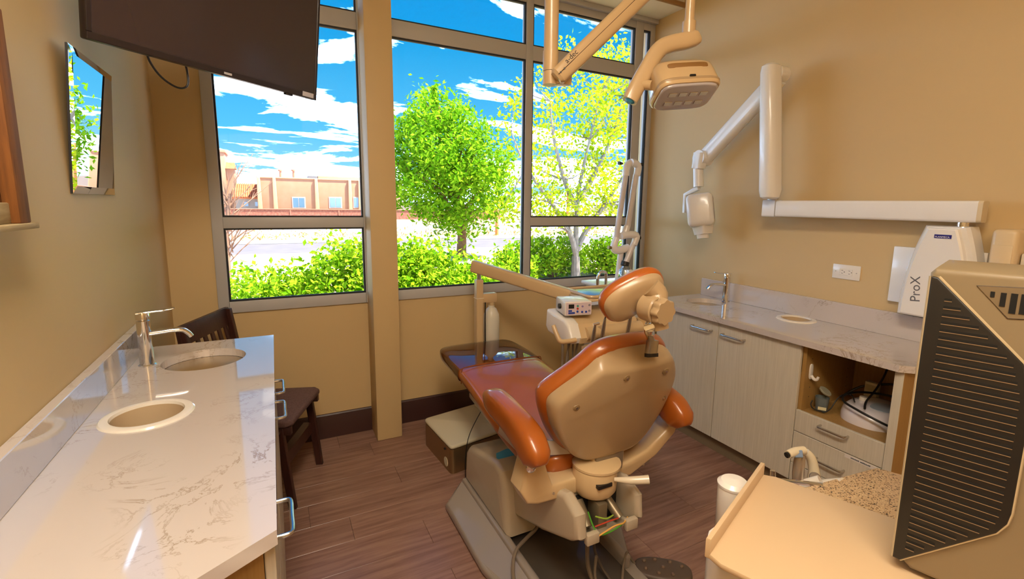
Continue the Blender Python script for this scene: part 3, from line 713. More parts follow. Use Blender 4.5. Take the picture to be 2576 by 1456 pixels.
obj('headrest_neck', B().tube([hc+hl*.055+hs*.012+hn*.012, hc+hl*.06-hs*.015+hn*.03, kc+np.array([0, 0, .012])], [.032, .03, .03], 18, 4), CREAM_SHADED, dc)
obj('headrest_link', B().sweep([kc+np.array([0, 0, .02]), kc+E3(.012, -.03, 0), kc+E3(.02, -.058, .0)], rrect(.05, .062, .014, 3), [1, 1, .95], up=tuple(e3)), CREAM_SHADED, dc)
obj('headrest_drum', B().lathe([(0, -.036), (.039, -.036), (.043, -.032), (.043, .016), (.039, .02), (0, .02)], kc, ax_, seg=36), CREAM_SHADED, dc)
kn = B(); q_ = Vector(ax_).to_track_quat('Z', 'Y').to_matrix(); rg = []
for z_, s_ in ((.02, .9), (.024, 1.0), (.043, 1.0), (.048, .93)):
    rg.append([tuple(Vector(kc) + q_ @ Vector(((.039+.003*math.cos(8*a_))*s_*math.cos(a_), (.039+.003*math.cos(8*a_))*s_*math.sin(a_), z_))) for a_ in [2*PI*i/64 for i in range(64)]])
obj('headrest_knob', kn.loft(rg), CREAM_SHADED, dc, angle=40)
pt = atD(1638, 822, 1.44)
ptop = BO + np.array([.06, 0, 0]) + BD*.465 + BN*.03; pw_ = WM[dc.name] @ Vector(ptop)
obj('headrest_post', B().tube([kc+E3(-.012, -.045, .01), kc+E3(-.016, -.062, .012), pw_+Vector((0, 0, .04)), pw_], [.015, .016, .015, .015], 14, 4), CHROME, dc)
obj('post_clamp', B().sweep([pw_+Vector((.004, -.006, .035)), pw_+Vector((-.002, -.008, -.012))], rrect(.04, .026, .006, 2), 1, up=(0, 1, 0)), STEEL, dc)
obj('post_socket', B().sweep([pw_+Vector((-.002, -.01, -.01)), pw_+Vector((-.003, -.012, -.022))], rrect(.05, .022, .006, 2), 1, up=(0, 1, 0)), BLACK, dc)

# --- foot control with cable
ft = thing('foot_control', 'dark oval foot control with round buttons on the floor beside the chair base', 'foot pedal', (1.325, 1.28, 0), math.radians(-38))
obj('body', B().prism([(x, y) for x, y in superell(.115, .062, 2.6, 40)], .004, .045, 'z', bev=.012, seg=3), mat('pedal_brown', '#574940', .5), ft, local=True)
for x, y in ((-.075, .022), (-.03, .038), (.03, .036), (.075, .018), (-.07, -.02), (-.02, -.036), (.035, -.034), (0, 0)):
    obj('button', B().lathe([(0, .054), (.005, .053), (.008, .049), (.008, .044), (0, .044)], (x, y, 0), seg=14), mat('button_brown', '#6e5a4c', .2, coat=.6), ft, local=True)
CAB = mat('grey_cable', '#6f6152', .5)
fco = tag(obj('cable', B().tube([(1.0, 1.30, .20), (.99, 1.29, .13), (.99, 1.25, .075), (1.03, 1.24, .062), (1.1, 1.27, .062), (1.16, 1.33, .08), (1.20, 1.36, .10), (1.225, 1.37, .065), (1.245, 1.345, .03)], .0055, 8, 5), CAB), 'grey cable running from the chair base to the foot control', 'cable')
tag(obj('cable', B().tube([(.93, 1.60, .2), (.90, 1.58, .165), (.84, 1.56, .15), (.775, 1.53, .13), (.735, 1.46, .085), (.735, 1.38, .062), (.76, 1.25, .058)], .0075, 8, 5), CAB), 'thick grey hose arching over the left rail of the chair base', 'hose')
tag(obj('cable', B().tube([(.98, 1.33, .29), (.985, 1.33, .15), (1.0, 1.28, .07), (1.0, 1.12, .06)], .008, 8, 5), CAB), 'grey cable bundle hanging straight below the chair lift arm', 'cable')
tag(obj('cable', B().tube([(1.01, 1.335, .29), (1.04, 1.36, .16), (1.07, 1.30, .075), (1.085, 1.12, .06)], .006, 8, 5), mat('dark_cable', '#4b3f35', .5), ), 'dark slanting cable under the open end of the chair lift arm', 'cable')

# --- floor junction box
jb = thing('junction_box', 'low steel floor box with cream lid below the dental chair legrest', 'utility box', (.98, 2.58, 0), math.radians(-4))
jp = [(.80, 2.375), (1.215, 2.455), (1.185, 2.865), (.765, 2.785)]
jp = [tuple((WM[jb.name].inverted() @ Vector((x, y, 0)))[:2]) for x, y in jp]
def rpoly(P, r, kk=4):
    o = []; n = len(P)
    for i in range(n):
        p, a, c = (np.array(P[j % n]) for j in (i, i-1, i+1))
        da = (a-p)/np.linalg.norm(a-p); dcx = (c-p)/np.linalg.norm(c-p)
        A, Cc = p+da*r, p+dcx*r
        for q in range(kk+1):
            u = q/kk; o.append(tuple((1-u)**2*A+2*u*(1-u)*p+u*u*Cc))
    return o
jr = rpoly(jp, .03)
obj('body', B().prism(jr, 0, .145, 'z'), mat('box_steel', '#9c8460', .3, .85), jb, local=True)
cen = np.mean(np.array(jp), 0)
lidp = [tuple(cen+(np.array(p)-cen)*1.015) for p in jr]
obj('lid', B().prism(lidp, .145, .17, 'z', bev=.012, seg=3), mat('lid_cream', '#c9c0a6', .22, coat=.5), jb, local=True)
q0, q1 = np.array((*jp[0], 0)), np.array((*jp[3], 0)); nn_ = np.array([-(q1-q0)[1], (q1-q0)[0], 0]); nn_ = nn_/np.linalg.norm(nn_); nn_ = nn_ if nn_[0] < 0 else -nn_
cc = q0+(q1-q0)*.18
obj('round_label', B().lathe([(0, 0), (.027, 0), (.027, .0015), (0, .0015)], cc+np.array([0, 0, .045]), nn_, seg=24), mat('label_cream', '#cfc3a5', .5), jb, local=True)
obj('latch', B().box(-.008, .008, -.006, .006, -.004, .004, .001, 1, Matrix.Translation(q0+(q1-q0)*.2+np.array([0, 0, .12]))), BLACK, jb, local=True)
tag(obj('wire', B().tube([tuple(atZ(1222, 1015, .40)), (.92, 2.30, .335), (.86, 2.27, .25), (.845, 2.275, .12), (.85, 2.28, .01)], .0022, 6, 6), BLACK), 'thin black wire dropping from the legrest to the floor', 'wire')

# ================================================================== delivery unit on a post
du = thing('delivery_unit', 'beige dental delivery unit on a post with tray arm, console and instruments', 'dental unit', (1.137, 2.80, .17))
PX, PY = 1.137, 2.80
obj('post', B().box(PX-.024, PX+.024, PY-.024, PY+.024, .171, 1.022, .008, 3), CREAM2, du)
obj('post_ring', B().box(PX-.0255, PX+.0255, PY-.0255, PY+.0255, .90, .904, .001, 1), mat('pale_line', '#e8dcc4', .4), du)
obj('pivot_pin', B().cyl((PX, PY, 1.02), (PX, PY, 1.075), .014), CHROME, du)
A0 = np.array([PX-.035, PY+.004, 1.108]); A1 = atY(1462, 752, 2.28) + np.array([0, 0, -.0])
obj('arm', B().sweep([A0, A0+(A1-A0)*.5, A1], rrect(.062, .075, .014, 3), 1, up=(0, 0, 1)), CREAM2, du)
obj('arm_end_cap', B().sweep([A0+(A0-A1)*.006, A0], rrect(.056, .069, .014, 3), 1, up=(0, 0, 1)), CREAM_SHADED, du)
obj('bottle_bracket', B().box(PX+.015, PX+.118, PY-.024, PY+.02, .868, .93, .008, 2).cyl((PX+.088, PY, .845), (PX+.088, PY, .872), .02), CREAM2, du)
bt = thing('water_bottle', 'translucent white water bottle hanging beside the delivery post', 'bottle', (PX+.088, PY, .5))
obj('body', B().lathe([(0, .50), (.046, .50), (.052, .51), (.052, .76), (.049, .79), (.032, .825), (.02, .835), (.02, .848), (0, .848)], (PX+.088, PY, 0), seg=30), mat('milky_bottle', '#ece6d6', .3, trans=.25, coat=.2), bt)
obj('dip_tube', B().tube([(PX+.032, PY-.03, .875), (PX+.03, PY-.032, .75), (PX+.03, PY-.032, .5), (PX+.01, PY-.03, .175)], .004, 6, 4), BLACK, bt)
# console body: world x along the front, slanted top (profile in y,z)
cx0, cx1 = 1.305, 1.765
con = [(2.23, .925), (2.05, .905), (2.01, .885), (1.975, .82), (1.985, .79), (2.03, .785), (2.21, .80), (2.24, .83)]
obj('console', B().prism(con, cx0+.05, cx1, 'x', bev=.018, seg=4), CREAM2, du)
obj('console_end', B().prism([(y+.002, z+.004) for y, z in con], cx0, cx0+.075, 'x', bev=.016, seg=4), WHITEP, du)
obj('console_roll', B().cyl((cx0+.1, 1.995, .835), (cx1+.005, 1.995, .835), .035, seg=24), CREAM2, du)
obj('console_bracket', B().box(1.49, 1.56, 2.16, 2.30, .90, .955, .01), CREAM2, du)
# handle at the left
obj('handle', B().tube([tuple(atY(1392, 818, 2.02)), tuple(atY(1399, 838, 2.0)), tuple(atY(1408, 856, 1.98)), tuple(atY(1422, 859, 1.97)), tuple(atY(1448, 855, 1.97))], [.011, .0125, .0125, .0125, .0125], 12, 5), CREAM2, du)
# instrument rack
r0 = np.array([1.36, 1.935, .775]); r1 = np.array([1.66, 1.96, .80])
obj('instrument_rack', B().sweep([r0, r1], rrect(.045, .03, .008, 3), 1), CREAM_SHADED, du)
for i in range(5):
    p = r0+(r1-r0)*(i+.4)/5
    obj('instrument_holder', B().lathe([(.013, -.022), (.018, -.022), (.02, .0), (.018, .024), (.013, .024)], p+np.array([0, -.028, .0]), (0, -.2, 1), seg=16, closed=True), CREAM_SHADED, du)
obj('rack_strut', B().sweep([(1.52, 1.945, .79), (1.49, 1.99, .87)], rrect(.035, .018, .006, 2), 1), CREAM_SHADED, du)
HP = mat('handpiece_steel', '#a89c90', .25, .9)
for i, (tall, tip) in enumerate(((.135, 1), (.155, 0), (.0, 0), (.0, 0), (.17, 2))):
    if not tall: continue
    p = r0+(r1-r0)*(i+.4)/5+np.array([0, -.028, 0])
    ins = obj('handpiece', B().lathe([(.004, -.06), (.007, -.03), (.0095, .0), (.0105, tall*.5), (.009, tall*.78), (.0055, tall), (0, tall)], p, (.06, -.12, 1), seg=16), HP, du)
    top = p+np.array([.06, -.12, 1])/np.linalg.norm([.06, -.12, 1])*tall
    if tip == 1: obj('tip', B().cyl(top+np.array([-.012, 0, 0]), top+np.array([.02, -.005, .006]), .006), CHROME, ins)
    else: obj('tip', B().cyl(top, top+np.array([.002, -.003, .022]), .0035), BLACK if tip == 0 else WHITEP, ins)
    obj('hose', B().tube([p+np.array([0, 0, -.05]), p+np.array([-.02, .02, -.16]), p+np.array([-.06, .07, -.24]), p+np.array([-.05, .15, -.13]), p+np.array([-.02, .17, .0])], .006, 8, 6), mat('hose_grey', '#7d7265', .5), ins)
for x_ in (1.335, 1.37, 1.40):
    obj('supply_hose', B().tube([(x_, 2.1, .80), (x_-.01, 2.08, .62), (x_+.02, 2.1, .45), (x_-.05, 2.3, .25), (1.12, 2.5, .172)], .007 if x_ < 1.36 else .005, 8, 5), mat('hose_grey', '#7d7265', .5), du)
# touch pad on the right
tpM = frame_m(tuple(np.array([1.80, 1.985, .845])), (1, .03, -.02), (0, .75, .55))
tp = obj('touch_pad', B().box(-.03, .075, -.045, .055, -.008, .008, .006, 2, tpM), CREAM_SHADED, du)
obj('key_panel', B().box(-.02, .065, -.035, .045, .008, .0088, 0, 1, tpM), mat('key_panel_tan', '#b99868', .4), tp, smooth=False)
obj('touch_pad_arm', B().cyl((1.80, 1.99, .835), (1.80, 2.02, .80), .01), CHROME, du)
# tray holder and tray above the console
trc = np.array([1.70, 2.23, .985])
trp = rpoly([(1.50, 2.10), (1.86, 2.10), (1.86, 2.40), (1.50, 2.40)], .04, 5)
obj('tray_holder', B().prism(trp, .975, .99, 'z', bev=.004), CREAM2, du)
ring_ = [(x, y, 1.0) for x, y in rpoly([(1.515, 2.115), (1.845, 2.115), (1.845, 2.385), (1.515, 2.385)], .035, 5)]
obj('tray_rim', B().tube(ring_, .009, 8, 0, closed=True), CREAM2, du)
obj('tray_neck', B().box(1.58, 1.64, 2.22, 2.30, .945, .976, .006), CREAM2, du)
mt = tag(obj('instrument_tray', B().prism(rpoly([(1.53, 2.13), (1.83, 2.13), (1.83, 2.37), (1.53, 2.37)], .03, 5), .9905, .999, 'z', bev=.003), mat('tray_steel', '#cfd3d4', .2, 1)), 'shiny steel instrument tray lying in the tray holder above the console', 'tray')
# small control box standing on the console
cbx = thing('control_box', 'small white control box with display and blue buttons on the console', 'control unit', (1.40, 2.12, .925))
cM = Matrix.Translation((1.40, 2.10, .967)) @ Matrix.Rotation(math.radians(-14), 4, 'Z')
obj('case', B().box(-.075, .075, -.07, .09, -.04, .036, .008, 2, cM), WHITEP, cbx)
fp = obj('front_panel', B().box(-.068, .07, -.0715, -.069, -.033, .03, 0, 1, cM), mat('panel_lilac', '#cdbcc4', .4), cbx, smooth=False)
obj('display', B().box(-.055, -.025, -.073, -.0712, .0, .022, 0, 1, cM), BLACK, fp, smooth=False)
for x_, z_, c_ in ((-.005, .012, '#3f9a86'), (-.005, -.002, '#b3322f'), (.02, -.02, '#1f3f9a'), (.042, -.02, '#1f3f9a'), (-.006, -.017, '#1f3f9a'), (.06, -.015, '#8a8692'), (.06, .015, '#8a8692'), (.022, .01, '#8d7fb0')):
    obj('button', B().lathe([(0, .003), (.005, .003), (.006, 0), (0, 0)], tuple(cM @ Vector((x_, -.0715, z_))), tuple(cM.to_3x3() @ Vector((0, -1, 0))), seg=12), mat('btn_'+c_[1:], c_, .4), fp)
obj('logo', B().box(-.056, -.036, -.0729, -.0714, -.017, -.008, .002, 1, cM).box(-.056, -.02, -.0729, -.0714, -.029, -.019, .003, 1, cM), mat('btn_1f3f9a', '#1f3f9a', .4), fp, smooth=False)
obj('side_knob', B().cyl(tuple(cM @ Vector((-.075, .0, .0))), tuple(cM @ Vector((-.087, .0, .0))), .014), BLACK, cbx)

# ================================================================== ceiling mounted dental light
ol = thing('dental_light', 'beige ceiling mounted dental operating light with jointed arm and clear lens', 'dental light', (1.06, 1.86, 1.98))
LD = 2.03
pb = atD(1384, 214, LD); ptp = np.array([pb[0], pb[1], ZC])
obj('ceiling_post', B().cyl(tuple(pb+np.array([0, 0, .13])), tuple(ptp), .03, seg=28), CREAM2, ol)
obj('ceiling_plate', B().lathe([(0, -.02), (.10, -.02), (.11, -.01), (.11, 0), (0, 0)], tuple(ptp), seg=36), CREAM2, ol)
obj('post_sleeve', B().cyl(tuple(pb+np.array([0, 0, .055])), tuple(pb+np.array([0, 0, .135])), .0325, seg=28), CREAM2, ol)
obj('post_foot', B().cyl(tuple(pb), tuple(pb+np.array([0, 0, .053])), .0325, seg=28).box(pb[0]+.01, pb[0]+.075, pb[1]-.055, pb[1]+.0, pb[2]-.002, pb[2]+.075, .006, 2), CREAM2, ol)
ja = atD(1404, 192, LD-.045); jb_ = atD(1725, -120, LD-.02)
av = (jb_-ja)/np.linalg.norm(jb_-ja)
obj('swing_arm', B().sweep([ja-av*.012, ja, ja+av*.1, jb_-av*.05, jb_], superell(.034, .038, 3.4, 24), [.7, .95, 1, 1, .9], up=(0, 0, 1)), CREAM2, ol)
obj('arm_groove', B().sweep([ja+e3*.0335+av*.0, jb_+e3*.0335], rrect(.003, .003, .001, 1), 1), mat('groove_dark', '#3a2c22', .6), ol)
nrm_t = e3; upv = np.cross(nrm_t, av); 
text('lettering', 'a-dec', .03, mat('print_black', '#1d1815', .5), ol, frame_m(tuple(ja+av*.055+e3*.036+np.cross(e3, av)*.006), tuple(av), tuple(np.cross(e3, av))))
for q_ in (.0, .022): obj('arm_screw', B().cyl(tuple(ja+av*(.012+q_)+e3*.030), tuple(ja+av*(.012+q_)+e3*.0365), .0035), BLACK, ol)
obj('knuckle', B().cyl(tuple(jb_+np.array([0, 0, -.06])), tuple(jb_+np.array([0, 0, .05])), .034, seg=24), CREAM2, ol)
p2 = atD(1732, 90, LD-.03); 
obj('drop_post', B().cyl(tuple(p2+np.array([0, 0, .03])), (p2[0], p2[1], jb_[2]+.02), .019, seg=24).cyl((p2[0], p2[1], jb_[2]), tuple(jb_), .022), CREAM2, ol)
obj('drop_collar', B().cyl(tuple(p2), tuple(p2+np.array([0, 0, .055])), .027, seg=24), CREAM2, ol)
flex = [atD(*q, LD-.03) for q in ((1757, 92), (1748, 96), (1725, 103), (1690, 110), (1665, 120), (1648, 138), (1632, 165), (1612, 200), (1595, 232), (1584, 254))]
pts, rr_ = spline(flex, [.7, .92, 1, 1, 1, 1, 1, 1, 1, .9], 4)
obj('curved_arm', B().sweep(pts, superell(.034, .03, 3, 24), [float(x) for x in rr_], up=tuple(e3), fixed_up=True), CREAM2, ol)
obj('arm_tip', B().cyl(tuple(flex[-1]), tuple(flex[-1]+(flex[-1]-flex[-2])*.22), .022, .012, seg=18), mat('blue_cap', '#3f93bb', .4), ol)
# lamp head
lc = atD(1719, 226, LD-.05)
lx_ = E3(.985, .10, -.14); lx_ /= np.linalg.norm(lx_)                   # long axis
ln_ = E3(.03, -.9, .43); ln_ -= lx_*(ln_@lx_); ln_ /= np.linalg.norm(ln_) # lens normal: down and towards the patient
ly_ = np.cross(ln_, lx_)
def lr(w_, h_, off, e=4.5, n=44, dy=0): return [tuple(lc+lx_*x+ly_*(y+dy)+ln_*off) for x, y in superell(w_, h_, e, n)]
obj('lamp_housing', B().loft([lr(.085, .04, -.105, 3), lr(.115, .058, -.10, 3.4), lr(.124, .072, -.08), lr(.128, .082, -.04), lr(.131, .088, .0), lr(.132, .09, .022), lr(.126, .085, .03)]), CREAM2, ol, angle=50)
obj('lamp_band', B().loft([lr(.1315, .0895, .005), lr(.1335, .0915, .009), lr(.1335, .0915, .013), lr(.1315, .0895, .017)], cap=False), CREAM_SHADED, ol)
lens = obj('lens', B().loft([lr(.12, .079, .028), lr(.121, .08, .034), lr(.117, .077, .039), lr(.113, .073, .040)]), mat('lens_clear', '#bdb9c0', .1, .1, coat=.8), ol, angle=50)
for ix in range(4):
    for iy in range(2):
        c = lc+lx_*(-.066+.044*ix)+ly_*(-.03+.055*iy)+ln_*.0412
        obj('lamp_element', B().box(-.017, .017, -.012, .012, -.002, .0015, .001, 1, frame_m(tuple(c), tuple(lx_), tuple(ly_))), mat('reflector', '#dcd8c8', .12, .9), lens)
sg = 1.0 if ly_@(CPOS-lc) > 0 else -1.0
obj('grip_slot', B().loft([[tuple(lc+lx_*x+ln_*(-.056+y)+ly_*sg*q) for x, y in superell(.085*f_, .013*f_, 5, 28)] for q, f_ in ((.06, .95), (.0785, 1.0), (.0800, .96))]), mat('slot_brown', '#8a6332', .5), ol)
obj('lamp_pivot', B().cyl(tuple(lc-lx_*.13+ly_*.0-ln_*.03), tuple(atD(1605, 212, LD-.03)), .02, seg=18), CREAM2, ol)
obj('lamp_latch', B().box(-.012, .012, -.004, .004, -.004, .004, .001, 1, frame_m(tuple(lc+ly_*sg*.092+ln_*.004), tuple(lx_), tuple(ly_))), BLACK, ol)

# ================================================================== extraoral suction arm on a small cart by the window
sa = thing('suction_cart', 'white rolling cart top with jointed white suction arm and clear hood by the window', 'suction cart', (2.24, 2.80, 0))
zc = .935
obj('cart_body', B().box(2.07, 2.42, 2.66, 2.96, .06, zc-.03, .012, 2), WHITEP, sa)
obj('cart_top', B().box(2.04, 2.45, 2.64, 2.98, zc-.028, zc, .01, 3), WHITEP, sa)
for x_, y_ in ((2.1, 2.69), (2.39, 2.69), (2.1, 2.93), (2.39, 2.93)):
    obj('caster', B().cyl((x_-.012, y_, .03), (x_+.012, y_, .03), .03, seg=16), BLACK, sa)
def S(px, py, y=2.80): return atY(px, py, y)
WT = mat('suction_white', '#efecec', .25, coat=.4)
SLV = mat('tube_grey', '#dcd6d8', .3, coat=.3)
def tb(name, p, q, r, m_, y1=2.80, y2=2.80, seg=18): return obj(name, B().cyl(S(*p, y1), S(*q, y2), r, seg=seg), m_, sa)
tb('tube', (1574, 438), (1550, 600), .021, SLV); tb('tube', (1600, 440), (1579, 570), .021, SLV, 2.78, 2.78)
tb('tube', (1594, 612), (1573, 664), .021, SLV, 2.77, 2.77)
obj('elbow', B().tube([S(1574, 442), S(1577, 418), S(1586, 410), S(1588, 409)], [.0245, .027, .028, .028], 18, 4), WT, sa)
obj('elbow', B().tube([S(1602, 442, 2.78), S(1605, 420, 2.78), S(1597, 411, 2.78), S(1588, 409, 2.78)], [.0245, .027, .028, .028], 18, 4), WT, sa)
obj('elbow', B().tube([S(1551, 598), S(1544, 620), S(1550, 629), S(1566, 627), S(1580, 622)], [.0245, .027, .029, .029, .027], 18, 4), WT, sa)
obj('elbow', B().tube([S(1578, 568, 2.78), S(1573, 585, 2.78), S(1568, 592, 2.78)], [.0245, .026, .027], 18, 4), WT, sa)
obj('elbow', B().tube([S(1562, 594, 2.77), S(1580, 590, 2.77), S(1600, 592, 2.77), S(1598, 606, 2.77), S(1594, 616, 2.77)], [.026, .028, .027, .026, .0245], 18, 4), WT, sa)
for p, q, m_ in (((1566, 411), (1556, 410), BLACK), ((1608, 413), (1616, 414), BLACK), ((1545, 624), (1530, 622), mat('knob_brass', '#8a7642', .4, .5)), ((1602, 598), (1610, 598), BLACK)):
    obj('knob', B().lathe([(.005, 0), (.005, .5), (.016, .55), (.016, 1.0), (.0, 1.0)], (0, 0, 0), (0, 0, 1), seg=14) if 0 else B().cyl(S(*p), S(*q), .008, .014, seg=12), m_, sa)
obj('collar', B().cyl(S(1574, 658, 2.77), S(1571, 668, 2.77), .03, seg=20), BLACK, sa)
CLR = mat_glass('clear_hood', (.86, .90, .92, 1), .8, .03)
hb = S(1574, 668, 2.77)
obj('clear_hood', B().lathe([(.03, 0), (.042, -.025), (.052, -.055), (.054, -.09), (.05, -.115)], tuple(hb), (0, 0, 1), seg=28), CLR, sa)
obj('pedestal', B().cyl((S(1560, 650)[0], 2.82, zc), tuple(S(1562, 632, 2.81)), .022, seg=18), SLV, sa)
obj('socket', B().lathe([(0, 0), (.075, 0), (.075, .02), (.055, .03), (.05, .09), (.045, .10), (0, .10)], (S(1572, 700, 2.78)[0], 2.78, zc), seg=28), mat('socket_glass', '#b9cdd6', .15, coat=.5), sa)
obj('bracket', B().box(2.27, 2.31, 2.70, 2.74, zc, zc+.1, .004).box(2.40, 2.44, 2.70, 2.74, zc, zc+.09, .004), WT, sa)
g0 = S(1504, 706, 2.72)
obj('gooseneck', B().tube([(g0[0], 2.72, zc), (g0[0], 2.72, zc+.06), (g0[0]+.02, 2.72, zc+.095), (g0[0]+.055, 2.72, zc+.095), (g0[0]+.07, 2.72, zc+.075), (g0[0]+.07, 2.72, zc+.0)], .011, 14, 5), CHROME, sa)

# ================================================================== right side
ZR = .86
# countertop, backsplash, sink, chute, faucet
rc = [(XR-.001, 2.50), (2.30, 2.50), (2.268, 2.47), (2.268, .965), (2.31, .925), (XR-.001, .925)]
sinkR, rSR = (2.575, 2.255), .125; chR = (2.66, 1.67)
tag(obj('countertop', B().plate_holes(rc, [circle(*sinkR, rSR, 48), circle(*chR, .082, 40)], ZR-.03, ZR), QUARTZ, smooth=False), 'white veined stone countertop with clipped corner along the right wall', 'countertop')
tag(obj('backsplash', B().box(2.757, XR-.001, .926, 2.47, ZR, .983, .002, 1), QUARTZ), 'low veined stone backsplash along the right wall', 'backsplash')
basin('sink', sinkR, rSR, ZR, 'round stainless undermount sink in the right counter')
chute(chR, .076, ZR, 'white waste chute ring in the right counter below the outlet', .03)
faucet((2.70, 2.20, ZR), math.radians(160), 'small chrome single lever faucet on the right counter')
# base cabinet
rcab = thing('base_cabinet', 'greige base cabinet with open niche and drawers under the right counter', 'cabinet', (2.53, 1.7, 0))
X0, X1 = 2.318, XR-.002; Y0, YN, YM, YE = .955, 1.40, 1.905, 2.42
def cp(name, *a, m=LAM_TAN, **kk): return obj(name, B().box(*a, .001, 1), m, rcab, **kk)
cp('end_panel', X0-.018, X1, Y0, Y0+.035, .0, ZR-.031, m=LAM_TAN)
cp('face_stile', X0-.02, X0-.0175, Y0+.0005, Y0+.035, .0, ZR-.032, m=LAM)
cp('end_panel', X0, X1, YE-.018, YE, .1, ZR-.031)
cp('partition', X0, X1, YN-.02, YN, .1, ZR-.031)
cp('niche_shelf', X0, X1, Y0+.035, YN-.02, .468, .486)
cp('back_panel', X1-.015, X1, Y0+.035, YE-.018, .1, ZR-.031)
cp('carcass', X0, X1-.016, YN+.001, YE-.019, .1, ZR-.18)
cp('drawer_box', X0, X1-.1, Y0+.036, YN-.021, .1, .465)
cp('top_rail', X0, X0+.02, Y0+.035, YE-.018, ZR-.043, ZR-.031, m=LAM)
cp('toe_kick', X0+.03, X0+.045, Y0+.03, YE, .0, .1, m=mat('toe_kick_tan', '#7b6a52', .6))
for ya, yb, ha, hb_ in ((YM, YE, 1.95, 2.095), (YN-.002, YM, 1.722, 1.866)):
    d = obj('door', B().box(X0-.019, X0-.001, ya+.0025, yb-.0025, .105, ZR-.036, .0015, 1), LAM, rcab)
    obj('handle', pull(B(), X0-.019, ha, hb_, .765, -1), PULL, d)
for z0, z1, hz in ((.377, .488, .458), (.206, .373, .288), (.104, .202, .16)):
    d = obj('drawer', B().box(X0-.019, X0-.001, .992, YN-.004, z0, z1, .0015, 1), LAM, rcab)
    obj('handle', pull(B(), X0-.019, 1.14, 1.266, hz, -1), PULL, d)
    if z0 == .206:
        lb = obj('drawer_label', B().box(X0-.0198, X0-.0192, 1.0, 1.145, .355, .372), mat('label_white', '#ddd6d0', .5), d, smooth=False)
        pb_ = B(); yy = 1.118
        for n_ in (8, 9):                                   # two blurred words, too small to read
            for _ in range(n_):
                w_ = random.uniform(.0028, .0042); h_ = random.uniform(.0045, .0065)
                pb_.box(X0-.0201, X0-.0197, yy-w_, yy, .3605, .3605+h_); yy -= w_+.0012
            yy -= .004
        obj('print', pb_, mat('print_blue_black', '#2a3a4a', .5), lb, smooth=False)
for z_ in (.55, .60, .65, .70, .75):
    for x_ in (X0+.05, X1-.08):
        obj('peg_hole', B().cyl((x_, YN-.0203, z_), (x_, YN-.019, z_), .003, seg=8), BLACK, rcab)
# hook on the niche side
hk = thing('wall_hook', 'white adhesive hook on the side of the open cabinet niche', 'hook', (2.345, 1.374, .63))
HX = 2.36
obj('plate', B().prism([(HX+x, .685+z) for x, z in superell(.014, .04, 3, 24)], 1.373, 1.3795, 'y', bev=.002), WHITEP, hk)
obj('prong', B().tube([(HX, 1.373, .665), (HX, 1.36, .652), (HX, 1.345, .652), (HX, 1.338, .668)], [.008, .008, .007, .006], 10, 4), WHITEP, hk)
# things in the niche
zn = .4865
ap = thing('appliance', 'white oval desktop dental appliance in the open cabinet niche', 'appliance', (2.55, 1.15, zn))
def dome(cx_, cy_, a_, c_, h_, z_, e=2.4, n=40):
    return [[(cx_+x*s, cy_+y*s, z_+h_*hh) for x, y in superell(a_, c_, e, n)] for s, hh in ((1, 0), (1.0, .35), (.95, .7), (.82, .92), (.6, 1.0))]
obj('body', B().loft(dome(2.545, 1.155, .16, .125, .075, zn)), mat('appliance_white', '#d9d2d6', .25, coat=.4), ap, angle=60)
obj('basin', B().loft([[(2.53+x*s, 1.115+y*s, zn+.0755+hh) for x, y in superell(.062, .05, 2.5, 30)] for s, hh in ((1, 0), (.98, .003), (.7, .0035))]), mat('appliance_grey', '#8d96a0', .3), ap)
obj('dial', B().lathe([(0, .02), (.018, .018), (.022, 0), (0, 0)], (2.55, 1.215, zn+.074), seg=24), WHITEP, ap)
obj('stripe', B().tube([(2.47, 1.22, zn+.066), (2.46, 1.195, zn+.07), (2.465, 1.17, zn+.072)], .004, 6, 4), mat('stripe_violet', '#5a2f8a', .4), ap)
cu = thing('specimen_cup', 'translucent grey plastic cup with clear lid leaning in the niche', 'cup', (2.41, 1.335, zn))
obj('cup', B().lathe([(0, 0), (.026, 0), (.032, .07), (.030, .07), (.025, .004), (0, .004)], (2.41, 1.335, zn), seg=24), mat('smoky_plastic', '#7d8688', .25, trans=.35), cu)
obj('lid', B().lathe([(0, 0), (.03, 0), (.031, .006), (.028, .008), (0, .008)], (2.435, 1.34, zn+.092), (.1, -.5, .8), seg=24), mat('lid_clear', '#c8c4ac', .2, trans=.5), cu)
obj('cup_label', B().box(-.018, .018, -.0335, -.0325, .012, .028, 0, 1, Matrix.Translation((2.41, 1.335, zn)) @ Matrix.Rotation(math.radians(-55), 4, 'Z')), mat('label_cream2', '#d8cfa8', .5), cu, smooth=False)
def cable(lab, pts, r, m_=BLACK, cat='cable', sm_=6): return tag(obj('cable', B().tube(pts, r, 8, sm_), m_), lab, cat)
cable('thick black looped hose lying on the white appliance in the niche', [(2.44, 1.02, zn+.03), (2.38, 1.05, zn+.06), (2.36, 1.14, zn+.086), (2.40, 1.23, zn+.092), (2.50, 1.27, zn+.095), (2.62, 1.23, zn+.095), (2.68, 1.12, zn+.09), (2.66, 1.02, zn+.03)], .0055)
cable('black hose rising straight from the looped hose in the niche', [(2.39, 1.13, zn+.094), (2.46, 1.16, zn+.105), (2.58, 1.18, zn+.14), (2.70, 1.2, zn+.21), (2.752, 1.215, zn+.32)], .005)
cable('black power cord bunched behind the appliance in the niche', [(2.66, 1.36, zn+.03), (2.70, 1.3, zn+.09), (2.735, 1.2, zn+.13), (2.74, 1.08, zn+.15), (2.735, 1.0, zn+.14)], .006)
